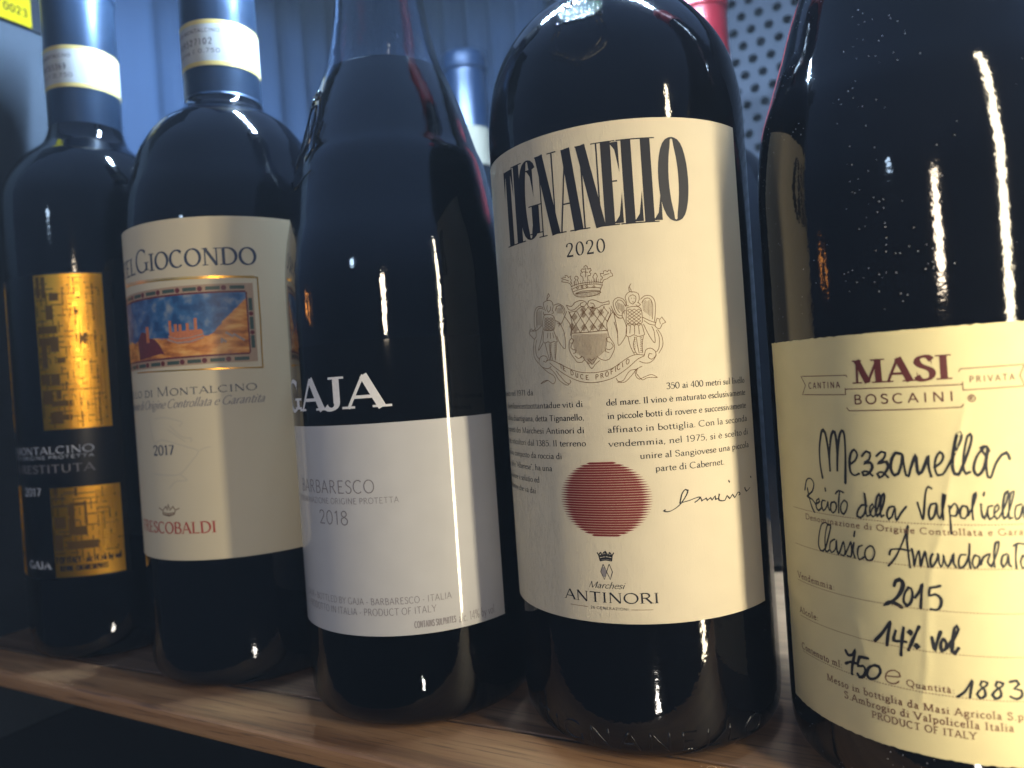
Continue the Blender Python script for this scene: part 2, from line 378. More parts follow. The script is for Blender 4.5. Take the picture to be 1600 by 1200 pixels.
# ------------------------------------------------------------------ stroke font
# a glyph is (advance, [strokes]); a stroke is 'flags|x,y x,y @cx,cy,rx,ry,a0,a1 ...' with cap height 1
# flags: s/e serif at start/end, v/w upright serif at start/end, t thin, k thick, c smooth curve
G = {
'A': (.80, ['st|.06,0 .40,1', 'ek|.40,1 .74,0', 't|.18,.34 .63,.34']),
'B': (.72, ['sek|.16,0 .16,1', '|.16,.98 .36,.98 @.36,.75,.22,.23,90,-90 .16,.52', '|.16,.52 .38,.52 @.38,.27,.26,.25,90,-90 .16,.02']),
'C': (.82, ['v|@.45,.5,.38,.49,48,312']),
'D': (.86, ['sek|.16,0 .16,1', '|.16,.98 .36,.98 @.36,.5,.42,.48,90,-90 .16,.02']),
'E': (.70, ['sek|.16,0 .16,1', 'tw|.16,.97 .60,.97', 't|.16,.52 .50,.52', 'tw|.16,.03 .64,.03']),
'F': (.64, ['sek|.16,0 .16,1', 'tw|.16,.97 .58,.97', 't|.16,.52 .48,.52']),
'G': (.88, ['v|@.45,.5,.38,.49,48,318', 'ske|.74,.06 .74,.42']),
'H': (.88, ['sek|.17,0 .17,1', 'sek|.71,0 .71,1', 't|.17,.52 .71,.52']),
'I': (.36, ['sek|.18,0 .18,1']),
'J': (.44, ['sk|.28,1 .28,.2', '|.28,.22 @.13,.2,.15,.19,0,-150']),
'K': (.82, ['sek|.17,0 .17,1', 'et|.17,.40 .66,1', 'ek|.34,.58 .72,0']),
'L': (.66, ['sek|.16,0 .16,1', 'tw|.16,.03 .62,.03']),
'M': (1.04, ['set|.14,0 .16,1', 'k|.16,1 .51,.02', 't|.51,.02 .86,1', 'sek|.88,0 .86,1']),
'N': (.88, ['set|.15,0 .15,1', 'k|.15,1 .73,0', 'et|.73,0 .73,1']),
'O': (.90, ['|@.45,.5,.38,.49,90,450']),
'P': (.68, ['sek|.16,0 .16,1', '|.16,.98 .36,.98 @.36,.73,.24,.25,90,-90 .16,.48']),
'Q': (.90, ['|@.45,.5,.38,.49,90,450', 'k|.45,.08 .80,-.22']),
'R': (.78, ['sek|.16,0 .16,1', '|.16,.98 .36,.98 @.36,.75,.22,.23,90,-90 .16,.52', 'ek|.38,.52 .70,0']),
'S': (.62, ['cvw|.53,.82 .44,.95 .30,.985 .15,.92 .11,.76 .20,.62 .34,.53 .49,.42 .54,.26 .47,.08 .30,.015 .16,.05 .08,.19']),
'T': (.76, ['ek|.38,.97 .38,0', 'tvw|.05,.97 .71,.97']),
'U': (.86, ['sk|.17,1 .17,.34', '|.17,.36 @.43,.34,.26,.33,180,360 .69,1', 'st|.69,1 .69,.4']),
'V': (.80, ['sk|.06,1 .41,0', 'et|.41,0 .75,1']),
'W': (1.14, ['sk|.06,1 .33,0', 't|.33,0 .58,1', 'k|.58,1 .83,0', 'et|.83,0 1.08,1']),
'X': (.80, ['sek|.08,1 .72,0', 'set|.72,1 .08,0']),
'Y': (.78, ['sk|.05,1 .39,.48', 'et|.39,.48 .73,1', 'ek|.39,.48 .39,0']),
'Z': (.70, ['tv|.08,.97 .62,.97', 'k|.60,.97 .09,.03', 'tw|.08,.03 .64,.03']),
'a': (.50, ['c|.10,.50 .18,.61 .30,.61 .36,.50 .36,.30', 'k|.36,.48 .36,.05', 'c|.36,.38 .20,.33 .10,.24 .09,.10 .18,.01 .29,.05 .36,.15', 'ct|.36,.06 .42,.01 .48,.04']),
'b': (.56, ['sk|.13,1.05 .13,.02', 'c|.13,.48 .22,.60 .36,.60 .48,.46 .49,.28 .42,.08 .28,.01 .13,.10']),
'c': (.48, ['c|.42,.50 .34,.61 .22,.59 .10,.46 .08,.28 .14,.09 .27,.01 .38,.05 .44,.14']),
'd': (.58, ['sek|.44,1.05 .44,0', 'c|.44,.48 .34,.61 .20,.59 .09,.44 .08,.26 .15,.06 .28,.01 .44,.14']),
'e': (.50, ['t|.10,.36 .44,.36', 'c|.44,.36 .42,.53 .30,.61 .17,.56 .08,.42 .08,.24 .15,.07 .28,.01 .39,.06 .45,.15']),
'f': (.34, ['ek|.15,.85 .15,0', 'c|.15,.80 .18,1.0 .28,1.06 .38,1.02', 't|.04,.60 .32,.60']),
'g': (.54, ['c|.28,.60 .14,.56 .10,.40 .16,.25 .28,.22 .40,.28 .43,.42 .38,.55 .28,.60', 't|.40,.57 .52,.60', 'c|.18,.25 .10,.14 .18,.06 .36,.03 .47,-.05 .46,-.19 .32,-.28 .14,-.26 .06,-.16 .10,-.04 .20,.04']),
'h': (.60, ['sek|.14,1.05 .14,0', 'c|.14,.44 .24,.58 .35,.61 .45,.54 .46,.40', 'ek|.46,.42 .46,0']),
'i': (.30, ['sek|.15,.60 .15,0', 'k|.15,.80 .15,.90']),
'j': (.28, ['sk|.15,.60 .15,-.1', 'ct|.15,-.08 .12,-.24 .02,-.27', 'k|.15,.80 .15,.90']),
'k': (.58, ['sek|.14,1.05 .14,0', 'et|.14,.24 .46,.60', 'ek|.26,.38 .50,0']),
'l': (.29, ['sek|.14,1.05 .14,0']),
'm': (.90, ['sek|.14,.60 .14,0', 'c|.14,.44 .24,.58 .35,.61 .43,.54 .44,.40', 'ek|.44,.42 .44,0', 'c|.44,.44 .54,.58 .65,.61 .73,.54 .74,.40', 'ek|.74,.42 .74,0']),
'n': (.60, ['sek|.14,.60 .14,0', 'c|.14,.44 .24,.58 .35,.61 .45,.54 .46,.40', 'ek|.46,.42 .46,0']),
'o': (.54, ['|@.27,.305,.20,.30,90,450']),
'p': (.57, ['sek|.14,.60 .14,-.30', 'c|.14,.46 .24,.60 .37,.60 .48,.46 .49,.28 .42,.08 .28,.01 .14,.10']),
'q': (.57, ['ek|.44,.58 .44,-.30', 'c|.44,.48 .34,.61 .20,.59 .09,.44 .08,.26 .15,.06 .28,.01 .44,.14']),
'r': (.41, ['sek|.14,.60 .14,0', 'c|.14,.40 .22,.56 .31,.62 .39,.57']),
's': (.42, ['c|.35,.50 .28,.60 .17,.60 .10,.50 .13,.38 .24,.31 .34,.22 .34,.09 .24,.01 .13,.02 .07,.12']),
't': (.36, ['k|.17,.80 .17,.12', 'c|.17,.14 .21,.02 .29,.01 .35,.07', 't|.05,.60 .33,.60']),
'u': (.60, ['sk|.13,.60 .13,.18', 'c|.13,.20 .18,.03 .28,.0 .38,.06 .45,.16', 'sek|.45,.60 .45,0']),
'v': (.52, ['sk|.06,.60 .27,0', 'et|.27,0 .48,.60']),
'w': (.78, ['sk|.05,.60 .23,0', 't|.23,0 .40,.60', 'k|.40,.60 .57,0', 'et|.57,0 .74,.60']),
'x': (.52, ['sek|.07,.60 .45,0', 'set|.45,.60 .07,0']),
'y': (.52, ['sk|.06,.60 .27,0', 'et|.27,0 .48,.60', 'ct|.27,0 .20,-.2 .08,-.28']),
'z': (.47, ['tv|.07,.58 .41,.58', 'k|.40,.58 .07,.02', 'tw|.06,.02 .42,.02']),
'0': (.60, ['|@.30,.5,.23,.49,90,450']),
'1': (.44, ['ek|.25,1 .25,0', 'ct|.10,.84 .18,.90 .25,1']),
'2': (.60, ['c|.09,.74 .12,.92 .27,1 .43,.93 .48,.76 .42,.55 .25,.28 .08,.04', 'kw|.07,.04 .52,.04']),
'3': (.56, ['c|.09,.84 .20,.98 .36,.97 .45,.82 .40,.62 .24,.52', 'c|.24,.52 .43,.46 .49,.26 .40,.06 .23,.0 .07,.10']),
'4': (.60, ['ek|.42,1 .42,0', 't|.42,1 .05,.30', 't|.05,.28 .56,.28']),
'5': (.56, ['t|.46,.97 .15,.97', 't|.15,.97 .12,.55', 'c|.12,.55 .28,.64 .43,.55 .49,.33 .40,.08 .22,.0 .07,.08']),
'6': (.58, ['c|.46,.93 .34,.99 .20,.88 .11,.62 .09,.32 .17,.06 .31,.0 .45,.10 .49,.30 .42,.51 .27,.57 .12,.42']),
'7': (.54, ['t|.08,.96 .49,.96', 'k|.49,.96 .20,0']),
'8': (.58, ['c|.29,.54 .14,.64 .13,.86 .28,.99 .43,.88 .44,.68 .29,.54 .11,.42 .08,.18 .20,.01 .38,.01 .50,.18 .47,.40 .29,.54']),
'9': (.58, ['c|.12,.06 .26,0 .40,.12 .48,.38 .49,.68 .40,.94 .27,.99 .13,.90 .08,.69 .15,.48 .30,.42 .46,.56']),
'.': (.24, ['k|.12,0 .12,.10']), ',': (.24, ['k|.13,.10 .13,0', 't|.14,.02 .07,-.16']), ':': (.26, ['k|.13,0 .13,.10', 'k|.13,.44 .13,.54']),
'-': (.40, ['k|.07,.36 .33,.36']), '%': (.86, ['t|.16,0 .70,1', '|@.20,.76,.13,.22,90,450', '|@.66,.24,.13,.22,90,450']),
'“': (.34, ['k|.10,1 .08,.82', 'k|.24,1 .22,.82']), '”': (.34, ['k|.10,1 .08,.82', 'k|.24,1 .22,.82']),
' ': (.30, []), '\x01': (0, []), "'": (.2, ['k|.1,1 .1,.8']), '(': (.3, ['c|.22,1.1 .1,.7 .1,.3 .22,-.1']),
}
G['è'] = (G['e'][0], G['e'][1] + ['t|.18,.90 .30,.72'])
G['à'] = (G['a'][0], G['a'][1] + ['t|.14,.90 .26,.72'])
# style: thick, thin, serif half length, serif thickness, tracking, smallcaps, slant, script-like, x height scale
STYLE = {
 'didone': dict(tk=.116, tn=.018, sl=.055, st=.014, tr=.018), 'serif': dict(tk=.13, tn=.05, sl=.11, st=.035, tr=.10),
 'text': dict(tk=.17, tn=.085, sl=.075, st=.035, tr=.0), 'roman': dict(tk=.18, tn=.085, sl=.10, st=.045, tr=.02),
 'smallcaps': dict(tk=.125, tn=.06, sl=.09, st=.04, tr=.03, sc=.74), 'slab': dict(tk=.25, tn=.10, sl=.17, st=.07, tr=.04),
 'bold': dict(tk=.26, tn=.10, sl=.15, st=.055, tr=.07), 'sansl': dict(tk=.085, tn=.078, sl=0, st=0, tr=.05),
 'sansm': dict(tk=.15, tn=.14, sl=0, st=0, tr=.28), 'sansb': dict(tk=.17, tn=.15, sl=0, st=0, tr=.10),
 'slabtype': dict(tk=.165, tn=.14, sl=.11, st=.085, tr=.09), 'script': dict(tk=.13, tn=.065, sl=0, st=0, tr=-.03, sl_=.45),
 'emboss': dict(tk=.14, tn=.12, sl=0, st=0, tr=.12),
}
def parse(stroke):
    fl, body = stroke.split('|')
    pts = []
    for t in body.split():
        if t[0] == '@':
            cx, cy, rx, ry, a0, a1 = map(float, t[1:].split(','))
            k = max(8, int(abs(a1 - a0) / 11))
            pts += [(cx + rx * math.cos(rad(a0 + (a1 - a0) * i / k)), cy + ry * math.sin(rad(a0 + (a1 - a0) * i / k))) for i in range(k + 1)]
        else:
            pts.append(tuple(map(float, t.split(','))))
    if 'c' in fl:
        pts = smooth_profile(pts, .07)
    return fl, pts
def resample(pts, step):
    out = [pts[0]]
    for a, b in zip(pts, pts[1:]):
        k = max(1, int(math.dist(a, b) / step))
        out += [(a[0] + (b[0] - a[0]) * i / k, a[1] + (b[1] - a[1]) * i / k) for i in range(1, k + 1)]
    q = [out[0]]
    for p in out[1:]:
        if math.dist(p, q[-1]) > 1e-4: q.append(p)
    return q
class Print:
    """flat print pieces collected on one bottle's label"""
    def __init__(self, key, off):
        self.key, self.off, self.v, self.f, self.n = key, off, [], [], 0
    def add(self, poly_pts, faces):
        o = self.off + .0035 * (self.n % 7); self.n += 1
        b = len(self.v)
        self.v += [wrap(self.key, s, h, o) for s, h in poly_pts]
        self.f += [tuple(b + i for i in f) for f in faces]
    def ribbon(self, pts, wf, cap=False):
        pts = resample(pts, .9)
        if len(pts) < 2: return
        n = len(pts); L, Rr = [], []
        for i, p in enumerate(pts):
            a = pts[max(0, i - 1)]; b = pts[min(n - 1, i + 1)]
            dx, dy = b[0] - a[0], b[1] - a[1]; l = math.hypot(dx, dy) or 1
            dx /= l; dy /= l
            w = wf(dx, dy, i / (n - 1)) / 2
            k = 1.0
            if 0 < i < n - 1:
                c = ((p[0] - a[0]) * (b[0] - p[0]) + (p[1] - a[1]) * (b[1] - p[1])) / max(1e-9, math.dist(p, a) * math.dist(b, p))
                k = min(1.5, 1 / max(.5, math.sqrt(max(0, (1 + c) / 2))))
            L.append((p[0] - dy * w * k, p[1] + dx * w * k)); Rr.append((p[0] + dy * w * k, p[1] - dx * w * k))
        P_ = L + Rr
        F_ = [(i, n + i, n + i + 1, i + 1) for i in range(n - 1)]
        self.add(P_, F_)
        if cap:
            for e in (pts[0], pts[-1]):
                r = wf(0, 1, 0) / 2
                self.disc(e, r, r, 10)
    def disc(self, c, rx, ry, k=24):
        self.add([(c[0] + rx * math.cos(2 * math.pi * i / k), c[1] + ry * math.sin(2 * math.pi * i / k)) for i in range(k)], [tuple(range(k))])
    def poly(self, pts):
        s0, s1 = min(p[0] for p in pts), max(p[0] for p in pts)
        if s1 - s0 < 1.2:
            self.add(pts, [tuple(range(len(pts)))]); return
        k = int((s1 - s0) / .5) + 1
        def spans(s):
            ys = []
            for (ax, ay), (bx, by) in zip(pts, pts[1:] + pts[:1]):
                if (ax <= s < bx) or (bx <= s < ax):
                    ys.append(ay + (by - ay) * (s - ax) / (bx - ax))
            ys.sort(); return ys
        V_, F_ = [], []
        cols = [s0 + 1e-4 + (s1 - s0 - 2e-4) * i / k for i in range(k + 1)]
        for a, b in zip(cols, cols[1:]):
            ya, yb = spans(a), spans(b)
            if len(ya) != len(yb): ya = yb = spans((a + b) / 2)
            for q in range(0, len(ya) - 1, 2):
                n = len(V_)
                V_ += [(a, ya[q]), (b, yb[q]), (b, yb[q + 1]), (a, ya[q + 1])]; F_.append((n, n + 1, n + 2, n + 3))
        self.add(V_, F_)
    def rect(self, s0, s1, h0, h1):
        k = max(1, int((s1 - s0) / 1.0))
        pts = [(s0 + (s1 - s0) * i / k, h0) for i in range(k + 1)] + [(s0 + (s1 - s0) * i / k, h1) for i in range(k + 1)]
        self.add(pts, [(i, i + 1, k + 2 + i, k + 1 + i) for i in range(k)])
    def obj(self, name, mat, parent, smooth=True):
        o = from_py(name, self.v, self.f, mat, parent)
        # make every face look outwards
        bm = bmesh.new(); bm.from_mesh(o.data)
        for f in bm.faces:
            c = f.calc_center_median()
            if f.normal.x * c.x + f.normal.y * c.y < 0: f.normal_flip()
        bm.to_mesh(o.data); bm.free()
        return o
def glyph_layout(txt, st):
    x = 0; xs = []
    sc_on = st.get('sc')
    first = True
    for ch in txt:
        g = ch; k = 1.0
        if sc_on:
            if not first and ch not in ' \x01': k = sc_on
            first = ch in '\x01 ' if ch != ' ' else False
            if ch == '\x01': first = True
        adv = G.get(g, G['o'])[0] * k
        xs.append((x, k)); x += adv + (st['tr'] if ch != '\x01' else 0)
    xs.append((x, 1))
    return xs
def text(pr, txt, style, i, si, j, sj, h, cap, shear=0.0, baseline=None, weight=1.0):
    """place txt so that character i starts at arc si and character j-1 ends at arc sj"""
    st = STYLE[style]
    xs = glyph_layout(txt, st)
    x0 = xs[i][0] + .05; x1 = xs[j][0] - st['tr'] - .05
    k = (sj - si) / (x1 - x0)           # horizontal mm per unit
    slant = st.get('sl_', 0)
    for q, ch in enumerate(txt):
        if ch not in G: continue
        gx, gk = xs[q]
        for stroke in G[ch][1]:
            fl, pts = parse(stroke)
            def T(p):
                x = si + (gx + p[0] * gk - x0) * k + slant * p[1] * cap
                y = h + p[1] * cap * gk
                if baseline: y += baseline(x)
                return (x, y)
            tk, tn = st['tk'] * cap * weight, st['tn'] * cap * weight
            if 't' in fl: wf = lambda dx, dy, u, tn=tn: tn
            elif 'k' in fl: wf = lambda dx, dy, u, tk=tk: tk
            else: wf = lambda dx, dy, u, tk=tk, tn=tn: tn + (tk * (1.25 if style == 'didone' else 1) - tn) * abs(dy * .97 + dx * (-.22 if style != 'didone' else 0)) ** (1.6 if style != 'didone' else 4.5)
            PT = [T(p) for p in pts]
            pr.ribbon(PT, wf, cap=False)
            sl, sh = st['sl'] * cap, st['st'] * cap
            if sl > 0:
                ends = []
                if 's' in fl: ends.append((PT[0], PT[1]))
                if 'e' in fl: ends.append((PT[-1], PT[-2]))
                for e, nb in ends:
                    w = sl + (tk if 't' not in fl else tn) / 2
                    y0, y1 = (e[1], e[1] + sh) if nb[1] > e[1] else (e[1] - sh, e[1])
                    pr.rect(e[0] - w, e[0] + w, y0, y1)
                ends = []
                if 'v' in fl: ends.append((PT[0], pts[0]))
                if 'w' in fl: ends.append((PT[-1], pts[-1]))
                for e, p in ends:
                    d = -1 if p[1] > .5 else 1
                    if ch in 'sz': d = -1 if p[1] > .3 else 1
                    inn = -1 if p[0] > .35 else 1
                    hgt = cap * gk * (.36 if style == 'didone' else .28 if style in ('slab', 'bold') else .2)
                    wv = max(sh * 1.3, (.06 if style != 'didone' else .07) * cap)
                    y = e[1] - d * tn / 2
                    pr.poly([(e[0], y), (e[0], y + d * hgt), (e[0] + inn * wv * .3, y + d * hgt * .62), (e[0] + inn * wv * .62, y + d * hgt * .25), (e[0] + inn * wv * 1.3, y + d * tn * 1.2), (e[0] + inn * wv * 2.2, y)] )
# ------------------------------------------------------------------ print data in label millimetres
LINES = [
  ('T', 'title_lettering', 'TIGNANELLO', 'didone', 0, -43.89, 10, 11.86, 142.77, 22.18, 'ink', {}),
  ('T', 'vintage_lettering', '2020', 'serif', 0, -21.02, 4, -10.45, 136.11, 3.58, 'ink', {}),
  ('T', 'story_lettering', 'avvenuto nel 1971 da', 'text', 13, -45.1, 20, -36.29, 99.52, 1.63, 'ink', {}),
  ('T', 'story_lettering', 'duemilaseicentoottantadue viti di', 'text', 26, -25.5, 33, -19.43, 95.75, 1.63, 'ink', {}),
  ('T', 'story_lettering', 'collina chiantigiana, detta Tignanello,', 'text', 28, -30.35, 39, -19.38, 92.14, 1.63, 'ink', {}),
  ('T', 'story_lettering', 'proprietà dei Marchesi Antinori di', 'text', 23, -31.92, 34, -19.51, 88.68, 1.63, 'ink', {}),
  ('T', 'story_lettering', 'Firenze, viticoltori dal 1385. Il terreno', 'text', 25, -36.39, 41, -19.33, 85.17, 1.63, 'ink', {}),
  ('T', 'story_lettering', 'collina, composto da roccia di', 'text', 21, -35.99, 30, -26.99, 81.66, 1.63, 'ink', {}),
  ('T', 'story_lettering', 'tufi e “Alberese”, ha una', 'text', 19, -37.7, 25, -30.76, 78.22, 1.63, 'ink', {}),
  ('T', 'story_lettering', 'esposizione a solatio ed', 'text', 14, -46.05, 24, -36.16, 74.7, 1.63, 'ink', {}),
  ('T', 'story_lettering', 'altitudine che va dai', 'text', 15, -44.14, 21, -38.16, 71.46, 1.63, 'ink', {}),
  ('T', 'story_lettering', '350 ai 400 metri sul livello', 'text', 0, 3.05, 28, 29.29, 99.04, 1.63, 'ink', {}),
  ('T', 'story_lettering', 'del mare. Il vino è maturato esclusivamente', 'text', 0, -12.82, 43, 29.33, 95.71, 1.63, 'ink', {}),
  ('T', 'story_lettering', 'in piccole botti di rovere e successivamente', 'text', 0, -12.77, 44, 29.2, 92.16, 1.63, 'ink', {}),
  ('T', 'story_lettering', 'affinato in bottiglia. Con la seconda', 'text', 0, -12.96, 37, 29.28, 88.51, 1.63, 'ink', {}),
  ('T', 'story_lettering', 'vendemmia, nel 1975, si è scelto di', 'text', 0, -12.97, 35, 29.37, 84.84, 1.63, 'ink', {}),
  ('T', 'story_lettering', 'unire al Sangiovese una piccola', 'text', 0, -5.03, 31, 29.25, 81.28, 1.63, 'ink', {}),
  ('T', 'story_lettering', 'parte di Cabernet.', 'text', 0, -1.3, 18, 18.53, 77.78, 1.63, 'ink', {}),
  ('T', 'maker_lettering', 'Marchesi', 'script', 0, -21.4, 8, -11.61, 47.09, 1.74, 'ink', {}),
  ('T', 'maker_lettering', 'ANTINORI', 'roman', 0, -28.99, 8, -2.74, 43.28, 2.73, 'ink', {}),
  ('T', 'maker_lettering', '26 GENERAZIONI', 'sansb', 0, -21.11, 14, -10.79, 41.42, 0.68, 'ink', {}),
  ('B', 'name_lettering', 'CASTEL\x01GIOCONDO', 'smallcaps', 7, -25.82, 15, 21.3, 152.67, 8.38, 'blue', {}),
  ('B', 'name_lettering', 'BRUNELLO DI \x01MONTALCINO', 'smallcaps', 13, -18.63, 23, 18.58, 107.24, 3.33, 'blue', {}),
  ('B', 'name_lettering', 'Denominazione di Origine Controllata e Garantita', 'script', 25, -14.32, 48, 20.8, 102.77, 3.15, 'grey', {}),
  ('B', 'vintage_lettering', '2017', 'roman', 0, -23.04, 4, -12.76, 85.96, 3.54, 'blue', {}),
  ('B', 'maker_lettering', 'FRESCOBALDI', 'roman', 1, -33.84, 11, 1.46, 57.52, 4.11, 'red', {}),
  ('G', 'name_lettering', 'GAJA', 'slab', 0, -48.4, 4, -1.7, 98.98, 9.98, 'white', {}),
  ('G', 'wine_lettering', 'BARBARESCO', 'sansl', 0, -39.15, 10, -6.23, 73.24, 4.0, 'grey', {}),
  ('G', 'wine_lettering', 'DENOMINAZIONE ORIGINE PROTETTA', 'sansl', 14, -22.07, 30, 1.03, 70.0, 1.79, 'grey', {}),
  ('G', 'vintage_lettering', '2018', 'sansl', 0, -27.97, 4, -15.8, 63.64, 4.27, 'grey', {}),
  ('G', 'small_print', 'GAJA - BOTTLED BY GAJA - BARBARESCO - ITALIA', 'sansl', 25, -9.85, 44, 14.81, 39.34, 1.99, 'grey', {}),
  ('G', 'small_print', 'PRODOTTO IN ITALIA - PRODUCT OF ITALY', 'sansl', 21, -12.39, 37, 9.92, 36.07, 2.11, 'grey', {}),
  ('G', 'small_print', 'CONTAINS SULPHITES', 'sansb', 0, 3.15, 18, 15.68, 31.84, 1.93, 'ltgrey', {}),
  ('G', 'small_print', 'alc. 14% by vol.', 'sansl', 0, 16.72, 16, 30.01, 31.48, 2.72, 'ltgrey', {}),
  ('A', 'name_lettering', 'BRUNELLO DI MONTALCINO', 'roman', 12, -27.85, 22, 12.35, 87.16, 2.94, 'silver', {}),
  ('A', 'name_lettering', 'DENOMINAZIONE DI ORIGINE PROTETTA', 'sansb', 25, -5.87, 33, 12.24, 85.04, 1.26, 'silver', {}),
  ('A', 'name_lettering', 'PIEVE SANTA RESTITUTA', 'roman', 12, -22.77, 21, 12.18, 79.32, 3.26, 'grey', {}),
  ('A', 'vintage_lettering', '2017', 'roman', 0, -21.91, 4, -11.11, 69.9, 3.32, 'silver', {}),
  ('A', 'maker_lettering', 'GAJA', 'slab', 0, -22.16, 4, -8.62, 39.64, 3.11, 'silver', {}),
  ('A', 'small_print', 'PRODUCT OF ITALY - alc 14.5% by vol', 'sansb', 19, 6.85, 35, 19.57, 41.86, 2.64, 'ink', {}),
  ('A', 'small_print', 'RED WINE - CONTAINS SULPHITES', 'sansb', 0, -3.85, 29, 14.42, 38.61, 2.11, 'ink', {}),
  ('M', 'name_lettering', 'MASI', 'bold', 0, -35.05, 4, -16.41, 97.88, 5.29, 'maroon', {}),
  ('M', 'name_lettering', 'BOSCAINI', 'sansm', 0, -35.49, 8, -15.79, 93.18, 2.09, 'maroon', {}),
  ('M', 'name_lettering', 'CANTINA', 'sansm', 0, -47.46, 7, -38.68, 97.04, 1.47, 'maroon', {}),
  ('M', 'name_lettering', 'PRIVATA', 'sansm', 0, -12.69, 7, -4.28, 96.94, 1.28, 'maroon', {}),
  ('M', 'form_lettering', 'Denominazione di Origine Controllata e Garantita', 'slabtype', 0, -51.82, 25, -24.03, 64.46, 1.38, 'brown', {}),
  ('M', 'form_lettering', 'Vendemmia:', 'slabtype', 0, -57.08, 10, -43.75, 48.54, 1.57, 'brown', {}),
  ('M', 'form_lettering', 'Alcole:', 'slabtype', 0, -57.19, 7, -49.69, 39.44, 1.55, 'brown', {}),
  ('M', 'form_lettering', 'Contenuto ml:', 'slabtype', 0, -57.41, 13, -43.09, 29.99, 1.64, 'brown', {}),
  ('M', 'form_lettering', 'Quantità:', 'slabtype', 0, -28.28, 9, -19.26, 30.16, 1.45, 'brown', {}),
  ('M', 'form_lettering', 'Messo in bottiglia da Masi Agricola S.p.A.', 'slabtype', 0, -47.92, 36, -10.23, 25.48, 1.62, 'brown', {}),
  ('M', 'form_lettering', 'S.Ambrogio di Valpolicella Italia', 'slabtype', 0, -42.99, 33, -8.89, 23.03, 1.65, 'brown', {}),
  ('M', 'form_lettering', 'PRODUCT OF ITALY', 'slabtype', 0, -36.24, 16, -15.84, 20.72, 1.55, 'brown', {}),
]
